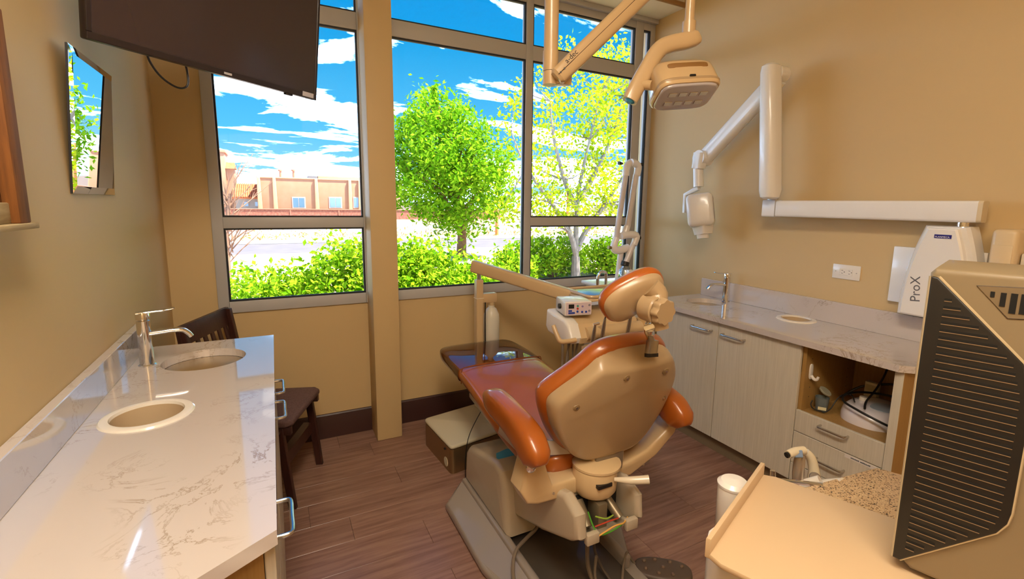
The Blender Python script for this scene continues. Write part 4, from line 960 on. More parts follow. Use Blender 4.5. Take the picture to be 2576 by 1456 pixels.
cable('thin black cord curled around the specimen cup', [(2.37, 1.36, zn+.05), (2.36, 1.36, zn+.03), (2.362, 1.345, zn+.012), (2.375, 1.315, zn+.008), (2.37, 1.295, zn+.012), (2.40, 1.285, zn+.03), (2.46, 1.28, zn+.085), (2.52, 1.26, zn+.09), (2.44, 1.20, zn+.09)], .003)
ps = thing('power_brick', 'pale square power adapter standing behind the appliance', 'adapter', (2.69, 1.24, zn))
obj('case', B().box(2.665, 2.70, 1.215, 1.275, zn, zn+.135, .004), mat('adapter_beige', '#cfc2a4', .4), ps)
obj('label_plate', B().box(2.664, 2.6652, 1.222, 1.268, zn+.09, zn+.122), mat('label_tan', '#b2a380', .5), ps, smooth=False)
bg_ = thing('plastic_bag', 'crumpled clear plastic bag behind the appliance in the niche', 'bag', (2.69, 1.06, zn))
bb_ = B(); rg = []
for s, h in ((1, 0), (1.05, .04), (.95, .085), (.7, .115), (.35, .13)):
    rg.append([(2.70+x*s*(1+.18*random.uniform(-1, 1)), 1.065+y*s*(1+.18*random.uniform(-1, 1)), zn+h) for x, y in superell(.035, .06, 2, 20)])
obj('film', bb_.loft(rg), mat('bag_film', '#cfd6cf', .12, trans=.4), bg_, angle=15)

# --- wall outlet
wo = thing('wall_outlet', 'white duplex wall outlet above the right counter', 'outlet', (XR, 1.487, 1.155))
obj('cover_plate', B().box(XR-.007, XR-.0005, 1.415, 1.56, 1.115, 1.195, .004, 2), WHITEP, wo)
insr = obj('receptacle', B().box(XR-.009, XR-.006, 1.453, 1.522, 1.137, 1.173, .002, 1), WHITEP, wo)
for yc in (1.469, 1.506):
    for dy, dz, hz in ((0, .008, .004), (0, -.008, .004)):
        obj('slot', B().box(XR-.0096, XR-.0088, yc-.0045, yc+.0045, 1.155+dz-.001, 1.155+dz+.001), BLACK, insr, smooth=False)
    obj('slot', B().cyl((XR-.0096, yc-.011, 1.155), (XR-.0088, yc-.011, 1.155), .0025, seg=10), BLACK, insr)
for yc in (1.433, 1.542): obj('screw', B().cyl((XR-.0078, yc, 1.155), (XR-.0068, yc, 1.155), .003, seg=10), mat('screw_grey', '#a8a29a', .4), wo)

# --- x-ray unit on the right wall
xr = thing('xray_unit', 'white wall mounted dental x-ray unit with long folding arm and tube head', 'x-ray unit', (XR, 1.05, 1.02))
XW = mat('xray_white', '#e8e6e4', .24, coat=.4)
obj('wall_plate', B().box(XR-.03, XR-.001, .90, 1.262, 1.04, 1.318, .004), XW, xr)
# arched control box: outline in y,z
def arch(yc, w0, w1, z0, z1, n=14):
    P = []
    for i in range(n+1):
        t_ = i/n; P.append((yc+(w0*(1-t_**2.1)+w1*t_**2.1), z0+(z1-z0)*t_))
    Q = [(2*yc-a_, z_) for a_, z_ in reversed(P)]
    return P+Q
xb = B().loft([[(x, y, z) for y, z in arch(1.03, hw_, hw2, z0_, z1_)] for x, hw_, hw2, z0_, z1_ in ((XR-.03, .15, .085, 1.0, 1.43), (XR-.10, .15, .08, 1.0, 1.43), (XR-.115, .142, .07, 1.005, 1.425))])
obj('control_box', xb, XW, xr, angle=28)
fpn = obj('front_cover', B().loft([[(x, y, z) for y, z in arch(1.035, hw_, hw2, z0_, z1_)] for x, hw_, hw2, z0_, z1_ in ((XR-.114, .125, .058, 1.005, 1.42), (XR-.135, .122, .055, 1.008, 1.418), (XR-.14, .115, .048, 1.015, 1.412))]), XW, xr, angle=28)
obj('blue_badge', B().box(XR-.1415, XR-.1398, .995, 1.058, 1.375, 1.392), mat('badge_navy', '#25207a', .35), fpn, smooth=False)
text('lettering', 'PLANMECA', .0105, mat('print_white', '#e8e6ee', .5), fpn, frame_m((XR-.1418, 1.055, 1.378), (0, -1, 0), (0, 0, 1)))
text('lettering', 'ProX', .056, mat('print_grey', '#5f5f66', .5), fpn, frame_m((XR-.1405, 1.078, 1.075), (0, .1, 1), (0, 1, 0)))
obj('side_module', B().box(XR-.11, XR-.001, .79, .875, .98, 1.425, .018, 3), mat('module_cream', '#d8c19a', .3, coat=.3), xr)
obj('module_panel', B().box(XR-.113, XR-.109, .80, .865, 1.0, 1.36, .004), mat('module_cream', '#d8c19a', .3, coat=.3), xr)
obj('pivot', B().cyl((XR-.08, .985, 1.42), (XR-.08, .985, 1.47), .022, seg=20), CHROME, xr)
ZA = 1.495
obj('long_arm', B().sweep([(XR-.085, .93, ZA), (XR-.10, 1.4, ZA), (XR-.115, 1.845, ZA)], rrect(.07, .094, .012, 3), 1, up=(0, 0, 1)), XW, xr)
obj('arm_cap', B().sweep([(XR-.084, .915, ZA), (XR-.085, .931, ZA)], rrect(.068, .092, .012, 3), 1, up=(0, 0, 1)), mat('cap_cream', '#d5c6a8', .35), xr)
obj('arm_joint', B().sweep([(XR-.1155, 1.85, ZA), (XR-.118, 1.93, ZA)], rrect(.074, .1, .01, 3), 1, up=(0, 0, 1)), XW, xr)
vx, vy = XR-.19, 1.86
obj('pivot_post', B().cyl((XR-.118, 1.89, ZA+.04), (XR-.118, 1.89, ZA+.11), .03, seg=20).box(vx, XR-.11, 1.865, 1.91, ZA+.06, ZA+.11, .01), XW, xr)
ub = np.array([vx, atX(1938, 478, vx)[1], 1.60]); ut = np.array([vx, atX(1940, 178, vx)[1], atX(1940, 183, vx)[2]])
obj('upright_arm', B().sweep([ub+np.array([0, 0, -.05]), ub+np.array([0, 0, -.04]), ub, ut, ut+np.array([0, 0, .035]), ut+np.array([0, 0, .046])], rrect(.10, .125, .04, 5), [.6, .85, 1, .93, .85, .6], up=(1, 0, 0)), XW, xr)
obj('top_pivot', B().cyl(tuple(ut+np.array([.03, -.01, .0])), tuple(ut+np.array([.10, -.01, 0])), .045, seg=24), XW, xr)
fe = atX(1772, 398, vx+.07)
obj('fore_arm', B().sweep([ut+np.array([.07, .0, -.02]), fe], rrect(.075, .10, .022, 3), 1, up=(0, 0, 1)), XW, xr)
obj('elbow', B().cyl(tuple(fe+np.array([-.06, -.0, .0])), tuple(fe+np.array([.035, 0, 0])), .052, seg=24).sweep([fe+np.array([-.04, .0, .035]), fe+np.array([-.04, .01, -.07])], rrect(.085, .07, .02, 3), 1, up=(1, 0, 0)), XW, xr)
w1 = fe+np.array([-.04, .012, -.07]); w2 = atX(1757, 470, vx+.03)
obj('wrist_tube', B().cyl(tuple(w1), tuple(w2), .034, seg=20), XW, xr)
yk1 = atX(1724, 490, vx+.03); yk2 = atX(1722, 535, vx+.03)
obj('head_fork', B().sweep([w2+np.array([0, -.005, -.005]), yk1, yk2], rrect(.03, .024, .008, 2), [1.2, 1, .9], up=(1, 0, 0)), XW, xr)
hcn = atX(1762, 528, vx-.01)
ha_ = np.array([-.35, .35, 0.]); 
HM = frame_m(tuple(hcn), (.62, -.78, 0), (.1, .08, 1)) @ Matrix.Rotation(math.radians(9), 4, 'Z')
obj('tube_head', B().box(-.085, .085, -.115, .105, -.09, .09, .032, 4, HM), XW, xr)
obj('head_band', B().box(.085, .0868, -.08, .08, -.055, .055, .001, 1, HM), mat('seam_grey', '#a8a0a0', .4), xr)
obj('collimator', B().sweep([tuple(HM @ Vector((.005, -.11, 0))), tuple(HM @ Vector((.005, -.168, 0)))], rrect(.11, .11, .02, 3), [1, .85], up=(1, 0, 0)), XW, xr)
obj('cone', B().cyl(tuple(HM @ Vector((.0, -.165, 0))), tuple(HM @ Vector((.0, -.195, 0))), .042, .038, seg=24), XW, xr)
# pale box beyond the x-ray unit
tag(obj('wall_box', B().box(XR-.07, XR-.001, .45, .785, 1.05, 1.33, .008, 2), mat('wallbox_white', '#d9d2c6', .3, coat=.2)), 'plain pale box mounted on the right wall beside the x-ray unit', 'wall box')

# ================================================================== assistant cart with tray in the right foreground
ac = thing('assistant_cart', 'beige assistant cart with lipped tray top and speckled stone shelf', 'cart', (1.1, .35, 0))
TZ = .85
td = np.array([-.93, -.368]); te = np.array([.355, -.935]); tcn_ = np.array([1.042, .70])
def T(a, c): return tuple(tcn_+td*a+te*c)
TRAY = mat('tray_beige', '#c9ae8b', .4, coat=.15)
obj('tray', B().prism([T(.0, .03), T(.012, .0), T(.372, .0), T(.385, .03), T(.385, .55), T(0, .55)], TZ-.012, TZ, 'z', bev=.003), TRAY, ac)
obj('tray_lip', B().prism([T(.01, -.004), T(.374, -.004), T(.374, .006), T(.01, .006)], TZ-.012, TZ+.03, 'z', bev=.003), TRAY, ac)
obj('shelf', B().prism([(1.16, .70), (1.50, .66), (1.62, .40), (1.45, .02), (1.0, .02), (.95, .40), (1.04, .64)], .735, .765, 'z', bev=.006), mat_speckle('speckled_stone', '#cfb088', ('#4a3a2a', '#8a6a44', '#ddc49c')), ac)
obj('tray_column', B().cyl((1.08, .38, .76), (1.08, .38, TZ-.012), .05), CREAM2, ac)
obj('pedestal', B().box(1.02, 1.42, .08, .50, .05, .736, .03, 3), WHITEP, ac)
obj('foot', B().box(.95, 1.48, .02, .56, .0, .05, .015, 2), WHITEP, ac)
obj('side_pod', B().sweep([(.825, .585, .68), (.825, .585, .81)], rrect(.12, .12, .045, 4), 1, up=(0, 1, 0)).box(.82, 1.05, .44, .5, .70, .735, .01), WHITEP, ac)
bn = atD(1846, 1215, 1.2)
bo = obj('canister', B().lathe([(0, -.125), (.03, -.125), (.036, -.115), (.037, -.02), (.037, .0), (0, .0)], (bn[0], bn[1], bn[2]-.006), seg=32), WHITEP, ac)
obj('canister_lid', B().lathe([(0, 0), (.0385, 0), (.039, .006), (.03, .014), (0, .017)], (bn[0], bn[1], bn[2]-.006), seg=32), WHITEP, bo)
obj('canister_arm', B().cyl((bn[0]+.02, bn[1]-.01, bn[2]-.03), (1.12, .60, .75), .014), WHITEP, ac)
# suction handpieces standing on the shelf
sh = thing('suction_handpiece', 'silver suction handpiece with curved white valve rising behind the tray', 'suction tip', tuple(atD(2010, 1222, 1.36)))
SLV2 = mat('satin_silver', '#b6a89a', .25, .7)
D0 = 1.36
obj('grip', B().tube([atD(2006, 1225, D0), atD(2008, 1190, D0), atD(2011, 1160, D0), atD(2016, 1142, D0)], [.014, .0155, .015, .012], 16, 4), SLV2, sh)
obj('nozzle', B().tube([atD(1982, 1143, D0-.02), atD(2000, 1136, D0-.01), atD(2022, 1133, D0)], [.011, .0125, .0125], 16, 3), mat('nozzle_cream', '#d9cdb2', .25, coat=.3), sh)
obj('nozzle_mouth', B().cyl(atD(1978, 1145, D0-.022), atD(1983, 1143, D0-.02), .008), BLACK, sh)
obj('buttons', B().box(-.012, .012, -.01, .01, -.003, .004, .002, 1, frame_m(tuple(atD(2008, 1141, D0-.018)), tuple(e1), (.3, .3, .9))), mat('button_blue', '#7f96b8', .3), sh)
obj('valve_body', B().tube([atD(2026, 1136, D0+.02), atD(2040, 1152, D0+.02), atD(2047, 1180, D0+.02), atD(2048, 1205, D0+.02), atD(2046, 1225, D0+.02)], [.011, .013, .0145, .018, .017], 16, 4), mat('nozzle_cream', '#d9cdb2', .25, coat=.3), sh)
obj('valve_lever', B().cyl(atD(2049, 1200, D0), atD(2051, 1201, D0-.01), .014).cyl(atD(2053, 1206, D0-.005), atD(2066, 1214, D0-.005), .006), mat('lever_grey', '#8a8078', .35, .5), sh)
obj('holder', B().cyl(tuple(atD(2006, 1224, D0)), (1.30, .70, .755), .015).cyl(tuple(atD(2046, 1224, D0+.02)), (1.34, .66, .755), .018), WHITEP, sh)
sn = thing('syringe', 'small chrome syringe tip standing behind the tray edge', 'syringe', tuple(atD(1944, 1200, 1.36)))
obj('barrel', B().cyl(atD(1944, 1206, D0), atD(1944, 1183, D0), .009, .0075, seg=14), CHROME, sn)
obj('stem', B().cyl(atD(1944, 1206, D0), (1.26, .67, .77), .006, seg=10), CHROME, sn)

# --- monitor housing standing on the tray
mn = thing('monitor_housing', 'large grey monitor housing with black slotted vent panel in the right foreground', 'monitor', (1.05, .28, TZ))
q0 = np.array([.967, .386, .872]); mu = np.array([.282, -.959, 0]); mu /= np.linalg.norm(mu)
mnorm = np.array([mu[1], -mu[0], 0]);  mnorm = mnorm if mnorm@(-q0) > 0 else -mnorm       # side that faces the room
MMx = frame_m(tuple(q0), tuple(mu), (0, 0, 1))
zs = 1 if (MMx.to_3x3() @ Vector((0, 0, 1))).dot(Vector(mnorm)) > 0 else -1
HGT = .528
def mo(px, py):
    """point on the vent face -> (distance along the face, height)"""
    r_ = ray(px, py); t_ = ((q0-CPOS)@mnorm)/(r_@mnorm); p_ = CPOS+r_*t_; return (float((p_-q0)@mu), float(p_[2]-q0[2]))
HOUS = mat('housing_greige', '#84745a', .45, coat=.1)
HOUS2 = mat('housing_panel', '#786850', .45)
def mb(b_, u0, u1, z0, z1, d0, d1, bev=0, seg=2): return b_.box(u0, u1, z0, z1, zs*d0, zs*d1, bev, seg, MMx)
obj('shell', B().prism([(0, .012), (0, HGT-.004), (.006, HGT+.004), (.36, HGT+.004), (.36, -.012), (.03, -.012)], min(-zs*.003, -zs*.22), max(-zs*.003, -zs*.22), 'z', bev=.008, seg=3, mtx=MMx), HOUS, mn)
vp = [mo(*q) for q in ((2246, 1396), (2343, 694), (2362, 697), (2576, 914), (2596, 1000), (2576, 1124), (2545, 1290), (2534, 1316), (2507, 1338), (2264, 1405))]
obj('vent_panel', B().prism(vp, min(-zs*.004, zs*.006), max(-zs*.004, zs*.006), 'z', bev=.003, seg=3, mtx=MMx), BLACK, mn)
obj('panel_trim', B().tube([tuple(MMx @ Vector((u, z, zs*.0015))) for u, z in vp], .003, 6, 0, closed=True), mat('trim_pale', '#b3a283', .35), mn)
SLOT = mat('slot_black', '#060505', .8); LIP_HIGHLIGHT = mat('slot_lip_highlight', '#8c7458', .45, .2)  # the lip colour paints a tan highlight along each slot's lower edge
def umax(z):
    best = 0; n = len(vp)
    for i in range(n):
        (u0, z0), (u1, z1) = vp[i], vp[(i+1) % n]
        if (z0-z)*(z1-z) < 0: best = max(best, u0+(u1-u0)*(z-z0)/(z1-z0))
    return best
zA, zB = mo(2381, 752)[1], mo(2286, 1374)[1]; uA, uB = mo(2381, 752)[0]-.002, mo(2282, 1374)[0]-.002
nS = 36
for i in range(nS):
    f_ = i/(nS-1); z_ = zA+(zB-zA)*f_; ulo = uA+(uB-uA)*f_; um = max(umax(z_)-.012, ulo+.006)
    s1 = obj('vent_slot', mb(B(), ulo, um, z_-.0022, z_+.0022, .0055, .0064), SLOT, mn, smooth=False)
    obj('slot_lip_highlight', mb(B(), ulo, um, z_-.0034, z_-.0022, .0056, .0068), LIP_HIGHLIGHT, s1, smooth=False)
tri = [mo(*q) for q in ((2458, 719), (2640, 728), (2640, 806), (2535, 801))]
obj('housing_vent', B().prism(tri, min(-zs*.003, -zs*.0015), max(-zs*.003, -zs*.0015), 'z', mtx=MMx), HOUS2, mn)
obj('vent_outline', B().tube([tuple(MMx @ Vector((u, z, -zs*.0025))) for u, z in tri], .0012, 6, 0, closed=True), mat('groove_dark', '#3a2c22', .6), mn)
for px, y0_, y1_ in ((2497, 733, 748), (2523, 736, 772), (2549, 738, 790), (2575, 740, 792), (2601, 742, 792)):
    (u0, z1_), (u1, z0_) = mo(px-4.5, y0_), mo(px+4.5, y1_)
    obj('housing_slot', mb(B(), u0, u1, z0_, z1_, -.003, -.0006), SLOT, mn, smooth=False)
obj('foot', mb(B(), .05, .3, -.0225, -.01, -.12, -.03, .002), BLACK, mn)

# ================================================================== outside the window
GZ = -.2
def far(px, py, y): return atY(px, py, y)
struct('ground', B().box(-45, 75, 3.36, 95, GZ-.3, GZ), mat('sandy_ground', '#947a5a', .9, noise=(1.1, '#a8947c', .25)), smooth=False)
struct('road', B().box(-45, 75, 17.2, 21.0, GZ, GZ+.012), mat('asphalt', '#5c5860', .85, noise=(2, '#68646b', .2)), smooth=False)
struct('sidewalk', B().box(-45, 75, 11.2, 17.0, GZ, GZ+.03), mat('concrete', '#a39790', .85), smooth=False)
struct('kerb', B().box(-45, 75, 21.0, 21.5, GZ, GZ+.14, .03), mat('kerb_concrete', '#cfc0b3', .85))
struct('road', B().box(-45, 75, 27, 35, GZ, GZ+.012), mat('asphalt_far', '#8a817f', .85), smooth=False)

def leaves_mesh(centers, size, aspect=.55, up_bias=.35):
    n = len(centers); c = np.array(centers)
    nrm = np.random.normal(size=(n, 3)); nrm[:, 2] += up_bias*2; nrm /= np.linalg.norm(nrm, axis=1)[:, None]
    t = np.random.normal(size=(n, 3)); t -= nrm*(t*nrm).sum(1)[:, None]; t /= np.linalg.norm(t, axis=1)[:, None]
    bt_ = np.cross(nrm, t); s = size*np.random.uniform(.6, 1.25, (n, 1))
    v = np.stack([c-t*s, c+bt_*s*aspect+nrm*s*.12, c+t*s, c-bt_*s*aspect+nrm*s*.12], 1).reshape(-1, 3)
    return v, np.arange(4*n).reshape(n, 4)
def foliage(parent, centers, size, material, aspect=.55):
    v, f = leaves_mesh(centers, size, aspect)
    b_ = B(); b_.v = [tuple(p) for p in v]; b_.f = [tuple(int(i) for i in q) for q in f]
    me = bpy.data.meshes.new('foliage'); me.from_pydata(b_.v, [], b_.f); me.transform(WM[parent.name].inverted())
    o = bpy.data.objects.new('foliage', me); COL.objects.link(o); o.parent = parent; me.materials.append(material); o['kind'] = 'stuff'
    return o
def clumps(c, rad, m_, k_, spread, shell=.55, sq=None):
    out_, cs = [], []
    while len(cs) < m_:
        d = np.random.normal(size=3); d /= np.linalg.norm(d); r_ = shell+(1-shell)*np.random.rand()**.5 if np.random.rand() < .75 else np.random.rand()
        p = np.array(c)+d*np.array(rad)*r_
        if sq and not sq(p): continue
        cs.append(p)
    for p in cs: out_.append(p+np.random.normal(size=(k_, 3))*spread)
    return np.concatenate(out_), cs
BARK = mat('bark', '#6a4628', .9, noise=(14, '#8b6544', .25)); BARK2 = mat('pale_bark', '#6d625a', .9, noise=(12, '#8b8178', .25))
LEAF1 = mat_leaf('leaf_green', '#4f8a10', '#8ac01c', '#b6d832'); LEAF2 = mat_leaf('leaf_yellow', '#8fb313', '#c3d41f', '#e6e640'); LEAF3 = mat_leaf('leaf_bush', '#5c9a12', '#9cc820', '#c8e03c')

# dense tree in the middle window
ty = 14.0; tb_ = far(1160, 640, ty); cc_ = far(1128, 425, ty)
t1 = thing('street_tree', 'dense green tree with straight trunk beyond the middle window', 'tree', (float(tb_[0]), ty, GZ))
tip = far(1092, 215, ty)
def egg(p): 
    h = (p[2]-.9)/(tip[2]-.9); w_ = 2.0*math.sin(min(max(h, 0.02), 1)**.62*PI)**.9
    return math.hypot(p[0]-(tb_[0]+(tip[0]-tb_[0])*h), (p[1]-ty)*.9) < w_+.08
lv, cs = clumps((cc_[0], ty, cc_[2]+.1), (2.1, 1.7, 2.15), 420, 44, .17, .5, egg)
spk = np.array([[tip[0]+np.random.normal()*.14*(1-q), ty+np.random.normal()*.14, tip[2]-1.3*(1-q)] for q in np.random.rand(420)])
foliage(t1, np.concatenate([lv, spk]), .085, LEAF1, .42)
tr_ = B().tube([(tb_[0], ty, GZ), (tb_[0]+.03, ty, .7), (tb_[0]-.05, ty, 1.6), (tb_[0]-.3, ty, 3.2), (tip[0], ty, tip[2]-.3)], [.17, .13, .10, .05, .015], 10, 4)
obj('trunk', tr_, BARK, t1)
for p in cs[::9]:
    z0 = max(.9, p[2]-1.1); s = np.array([tb_[0]-.15, ty, z0]); obj('branch', B().tube([s, (s+p)/2+np.array([0, 0, .12]), p], [.035, .022, .008], 6, 3), BARK, t1)
# loose yellow-green tree in the right window
ty = 9.0; tb2 = far(1447, 692, ty); 
t2 = thing('street_tree', 'airy yellow-green tree with forked pale trunk beyond the right window', 'tree', (float(tb2[0]), ty, GZ))
c2 = far(1500, 370, ty)
def sq2(p): return p[2] > 1.1
lv, cs = clumps((c2[0]+.15, ty+.2, c2[2]+.1), (2.3, 1.5, 2.1), 330, 26, .14, .35, sq2)
extra, cs2 = clumps((c2[0]+1.0, ty, 4.2), (.9, .7, .9), 40, 24, .13)
low_, cs3 = clumps((tb2[0]-.9, ty, 1.45), (1.2, .8, .5), 50, 20, .14, .2)
foliage(t2, np.concatenate([lv, extra, low_]), .05, LEAF2, .6)
fk = np.array([tb2[0], ty, .35])
obj('trunk', B().tube([(tb2[0]+.02, ty, GZ), (tb2[0], ty, .1), fk], [.12, .1, .09], 10, 3), BARK2, t2)
limbs = [[(0, 0, 0), (.02, .05, .7), (.1, .1, 1.5), (.35, .1, 2.6), (.6, .1, 3.6)], [(0, 0, 0), (-.25, -.1, .55), (-.75, -.1, 1.2), (-1.3, 0, 1.9), (-1.6, .1, 2.6)], [(0, 0, .1), (.35, .1, .6), (.75, 0, 1.15), (1.3, 0, 1.9), (1.8, .1, 2.7)], [(.02, 0, 1.0), (-.3, .1, 1.7), (-.6, .1, 2.6), (-.7, .1, 3.3)], [(.1, 0, 1.3), (.6, .1, 2.0), (1.0, .1, 2.8), (1.2, 0, 3.6)]]
for L_ in limbs:
    obj('limb', B().tube([fk+np.array(q) for q in L_], [.07-.058*i/(len(L_)-1) for i in range(len(L_))], 8, 4), BARK2, t2)
LP = [fk+np.array(q) for L_ in limbs for q in L_[1:]]
for p in (cs+cs2+cs3)[::5]:
    s = min(LP, key=lambda q: np.linalg.norm(q-p)+(.6 if q[2] > p[2] else 0)); obj('branch', B().tube([s, (s+p)/2+np.array([0, 0, -.05]), p], [.018, .012, .005], 5, 3), BARK2, t2)
# leafless tree at the left window edge
ty = 10.0; b0 = far(575, 660, ty)
t3 = thing('bare_tree', 'leafless thin tree at the left edge of the left window', 'tree', (float(b0[0]), ty, GZ))
BARE = mat('bare_twigs', '#8a6650', .9)
obj('trunk', B().tube([(b0[0], ty, GZ), (b0[0]+.0, ty, .8), (b0[0]+.1, ty, 1.6)], [.05, .035, .02], 7, 3), BARE, t3)
random.seed(3)
for i in range(40):
    s = np.array([b0[0]+random.uniform(-.02, .1), ty, random.uniform(.35, 1.6)]); a_ = random.uniform(-.9, 1.0)
    L_ = random.uniform(.35, .95); d = np.array([math.sin(a_), random.uniform(-.4, .4), math.cos(a_)*.9])
    p1_ = s+d*L_*.5+np.array([0, 0, .03]); p2_ = s+d*L_+np.array([random.uniform(-.1, .1), 0, .1])
    br = obj('branch', B().tube([s, p1_, p2_], [.012, .008, .004], 5, 3), BARE, t3)
    for _ in range(2):
        d2 = d+np.array([random.uniform(-.6, .6), random.uniform(-.4, .4), random.uniform(-.2, .4)]); obj('twig', B().tube([p1_, p1_+d2*L_*.3], [.006, .003], 5, 0), BARE, br)

# shrubs below the windows
def bush(name, lab, c, rad, m_, k_, size, sp, mat_=LEAF3, grp='shrubs below the windows'):
    t = thing(name, lab, 'shrub', (c[0], c[1], GZ), group=grp)
    lv_, cs_ = clumps((c[0], c[1], c[2]), rad, m_, k_, sp, .6, lambda p: p[2] > GZ+.1)
    shoots = []
    for _ in range(int(m_*.12)):
        a_ = np.array([c[0]+np.random.uniform(-.85, .85)*rad[0], c[1]+np.random.uniform(-.6, .6)*rad[1], c[2]+rad[2]*.75])
        hh = np.random.uniform(.1, .32)
        for q in np.random.rand(16): shoots.append(a_+np.array([np.random.normal()*.03, np.random.normal()*.03, q*hh]))
    foliage(t, np.concatenate([lv_, np.array(shoots)]), size, mat_, .55)
    for p in cs_[::max(1, m_//14)]:
        obj('stem', B().tube([(c[0]+(p[0]-c[0])*.2, c[1]+(p[1]-c[1])*.2, GZ), ((c[0]+p[0])/2, (c[1]+p[1])/2, (GZ+p[2])/2), tuple(p)], [.012, .009, .004], 5, 3), BARK, t)
bush('shrub', 'bright green leafy shrub at the lower left of the left window', (.02, 4.55, .33), (.5, .42, .54), 230, 50, .03, .085)
bush('shrub', 'tall bright green shrub in the left window beside the column', (.62, 4.5, .45), (.42, .42, .62), 240, 50, .03, .085)
bush('shrub', 'bright green shrub in the middle window right of the column', (1.22, 4.6, .42), (.45, .42, .62), 240, 50, .03, .085)
bush('shrub', 'rounded green shrub below the street tree in the middle window', (1.85, 4.7, .32), (.42, .40, .5), 210, 50, .03, .085)
def far_bush(lab, px, py, y, rad, m_, mt_=LEAF3):
    p = far(px, py, y); bush('shrub', lab, (float(p[0]), y, float(p[2])), rad, m_, 40, .05, .12, mt_, 'shrubs beyond the sidewalk')
far_bush('low green shrub left of the forked tree in the right window', 1395, 655, 9.6, (.75, .5, .5), 110)
far_bush('low green shrub right of the forked tree in the right window', 1525, 655, 9.6, (.6, .5, .45), 90)
far_bush('small green shrub at the right end of the right window', 1612, 650, 9.8, (.5, .5, .55), 80)
far_bush('small shrub behind the mullion in the middle window', 1292, 672, 8.6, (.35, .35, .3), 50)
# dry weeds along the kerb
t4 = thing('dry_weeds', 'sparse dry weeds along the far kerb', 'weeds', (3, 23, GZ), kind='stuff')
wc = np.stack([np.random.uniform(-4, 22, 900), np.random.uniform(22, 26.5, 900), GZ+.05+np.random.rand(900)**2*.35], 1)
foliage(t4, wc, .09, mat_leaf('weed', '#b98f4a', '#cfae6a', '#a8a84a'), .3)

# stucco building far across the street
YBd = 55.0; STU = mat('pink_stucco', '#a8775a', .9, noise=(1.4, '#b18266', .25)); STU2 = mat('pale_stucco_edge', '#bf9674', .9)
bl = thing('stucco_building', 'flat roofed pink stucco building across the street', 'building', (5.0, YBd, GZ))
def fx_(px, py=480, y=YBd): return float(far(px, py, y)[0])
def fz_(px, py, y=YBd): return float(far(px, py, y)[2])
xl, xr2 = fx_(648), fx_(1010); zt = fz_(648, 444)
obj('wall', B().box(xl, xr2, YBd, YBd+12, GZ, zt, .12, 3), STU, bl)
obj('parapet', B().box(xl-.05, xr2, YBd-.08, YBd+.5, zt-.12, zt+.02, .06, 3), STU2, bl)
for px in (652, 691, 796, 880, 905):
    x = fx_(px); obj('pilaster', B().prism([(x-.22, GZ), (x+.22, GZ), (x+.15, zt-.05), (x-.15, zt-.05)], YBd-.22, YBd+.05, 'y', bev=.08, seg=3), STU2, bl)
PW = mat('far_window_glass', '#4f6f86', .15, spec=.8); WFR = mat('far_window_frame', '#b3a59c', .6)
for a_, c_, n_ in ((735, 765, 2), (828, 857, 2), (889, 903, 1)):
    x0, x1, z1, z0 = fx_(a_), fx_(c_), fz_(a_, 497), fz_(a_, 522)
    wn = obj('window', B().box(x0-.08, x1+.08, YBd-.05, YBd+.02, z0-.08, z1+.08, .02, 1), WFR, bl)
    for j in range(n_):
        u0 = x0+(x1-x0)*j/n_+.03; u1 = x0+(x1-x0)*(j+1)/n_-.03
        obj('pane', B().box(u0, u1, YBd-.07, YBd-.045, z0+.03, z1-.03), PW, wn, smooth=False)
for px in (709, 743): obj('chimney_pipe', B().cyl((fx_(px), YBd+2, zt-.1), (fx_(px), YBd+2, fz_(px, 424)), .12, seg=10).cyl((fx_(px), YBd+2, fz_(px, 428)), (fx_(px), YBd+2, fz_(px, 424)), .2, seg=10), STU, bl)
obj('roof_unit', B().box(fx_(783), fx_(808), YBd+4, YBd+6, zt-.1, zt+.45, .03, 1), mat('roof_unit_grey', '#6e6f70', .6), bl)
obj('roof_storey', B().box(fx_(812), fx_(960), YBd+5, YBd+11, zt-.1, zt+.55, .05, 2), STU2, bl)
# tile roofed house left of it
hs_ = thing('tiled_house', 'low house with orange clay tile roof left of the stucco building', 'house', (-2.5, 57, GZ))
hx0, hx1 = fx_(588), xl; zr0, zr1 = fz_(600, 497), fz_(600, 468)
obj('wall', B().box(hx0, hx1-.05, 56.5, 62, GZ, zr0), mat('house_wall', '#a8a098', .9), hs_, smooth=False)
TILE = mat('clay_tile', '#a8552f', .8, noise=(3, '#b86f47', .25))
rf = obj('roof', B().add([(hx0-.3, 56.0, zr0), (hx1, 56.0, zr0), (hx1, 60, zr1+.35), (hx0-.3, 60, zr1+.35), (hx0-.3, 56.0, zr0-.1), (hx1, 56.0, zr0-.1), (hx1, 60, zr1+.25), (hx0-.3, 60, zr1+.25)], [(0, 1, 2, 3), (7, 6, 5, 4), (0, 4, 5, 1), (1, 5, 6, 2), (2, 6, 7, 3), (3, 7, 4, 0)]), TILE, hs_, smooth=False)
nr = 12
for i in range(nr):
    x = hx0-.2+(hx1-hx0+.1)*i/(nr-1); obj('tile_ridge', B().cyl((x, 55.98, zr0+.03), (x, 60, zr1+.38), .085, seg=8), TILE, rf)
for a_, c_ in ((609, 622), (637, 647)):
    wn = obj('window', B().box(fx_(a_), fx_(c_), 56.42, 56.52, fz_(a_, 520), fz_(a_, 507)), WFR, hs_, smooth=False); obj('pane', B().box(fx_(a_)+.05, fx_(c_)-.05, 56.4, 56.43, fz_(a_, 519), fz_(a_, 508)), PW, wn, smooth=False)
twr = thing('stucco_tower', 'tall pink stucco tower with tile cap behind the bare tree', 'tower', (-4, 58, GZ))
tx0, tx1, tx2 = fx_(535, y=58), fx_(571, y=58), fx_(592, y=58)
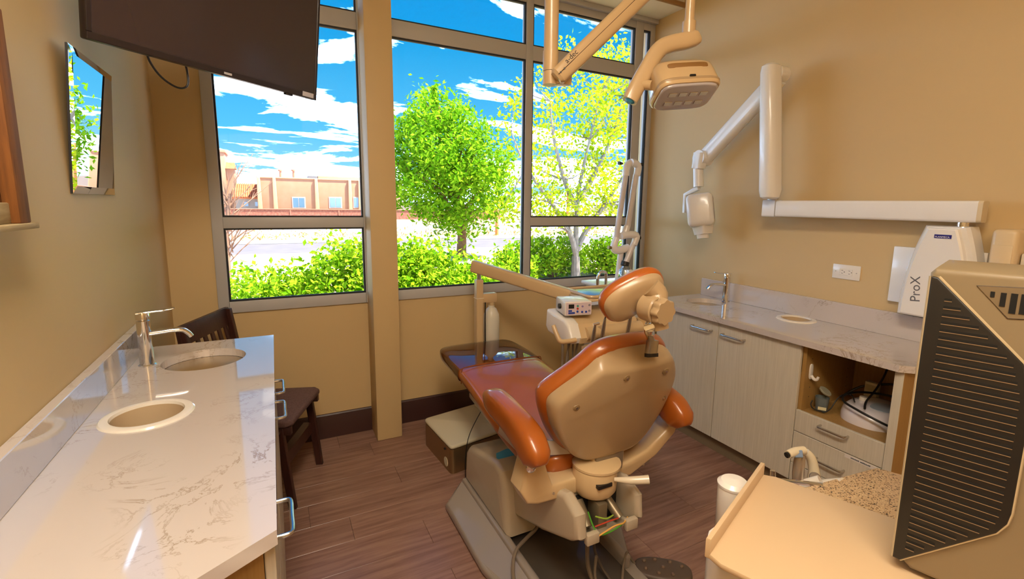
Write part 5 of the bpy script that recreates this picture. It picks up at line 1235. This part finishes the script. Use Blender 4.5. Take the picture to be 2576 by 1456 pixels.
obj('wall', B().box(tx0, tx1, 58, 62, GZ, fz_(560, 384, 58), .05, 2), STU, twr)
obj('cap', B().box(tx0-.1, tx1+.12, 57.9, 62.1, fz_(560, 384, 58), fz_(560, 376, 58), .05, 2), STU, twr)
obj('side_wall', B().box(tx1, tx2, 58.3, 62, GZ, fz_(580, 420, 58)), STU, twr, smooth=False)
obj('tile_cap', B().add([(tx1, 58.0, fz_(580, 424, 58)), (tx2+.2, 58.0, fz_(580, 424, 58)), (tx2, 60, fz_(580, 405, 58)), (tx1, 60, fz_(580, 405, 58)), (tx1, 60, fz_(580, 424, 58)), (tx2+.2, 60, fz_(580, 424, 58))], [(0, 1, 2, 3), (1, 5, 2), (0, 3, 4), (0, 4, 5, 1), (3, 2, 5, 4)]), TILE, twr, smooth=False)
# block wall in front of the buildings
bw_ = thing('block_wall', 'pink block boundary wall with pale cap across the street', 'wall', (8, 48, GZ))
zw = fz_(700, 525, 48)
obj('blocks', B().box(-9, 22, 48, 48.25, GZ, zw-.06), mat('block_pink', '#a46a56', .9, noise=(6, '#8a5243', .12), bump=(9, .6)), bw_, smooth=False)
obj('cap', B().box(-9, 22, 47.94, 48.31, zw-.08, zw, .02, 1), mat('wall_cap', '#9c6a57', .9), bw_)
for px in (731, 853): 
    x = float(far(px, 540, 48)[0]); obj('pier', B().box(x-.05, x+.05, 47.95, 48.0, GZ, zw-.08), mat('pier_dark', '#a86c58', .9), bw_, smooth=False)
for px, py0, py1, y, lab in ((1250, 520, 556, 24, 'short orange wooden post behind the street tree'), (1428, 480, 545, 24, 'orange wooden post seen through the forked tree')):
    p = far(px, py1, y); q = far(px, py0, y); tag(obj('wooden_post', B().cyl((p[0], y, GZ), (p[0], y, q[2]), .1, .09, seg=10), mat('post_orange', '#c9824a', .9)), lab, 'post')
# hills on the horizon
hl_ = []
for i in range(60):
    x = -70+i*4.0; hl_.append((x, .6+1.1*math.sin(i*.37)+.8*math.sin(i*.9+1)))
struct('hills', B().prism([(-70, GZ-1)]+hl_+[(166, GZ-1)], 93, 94.5, 'y'), mat('hills_haze', '#8d807c', 1), smooth=False)
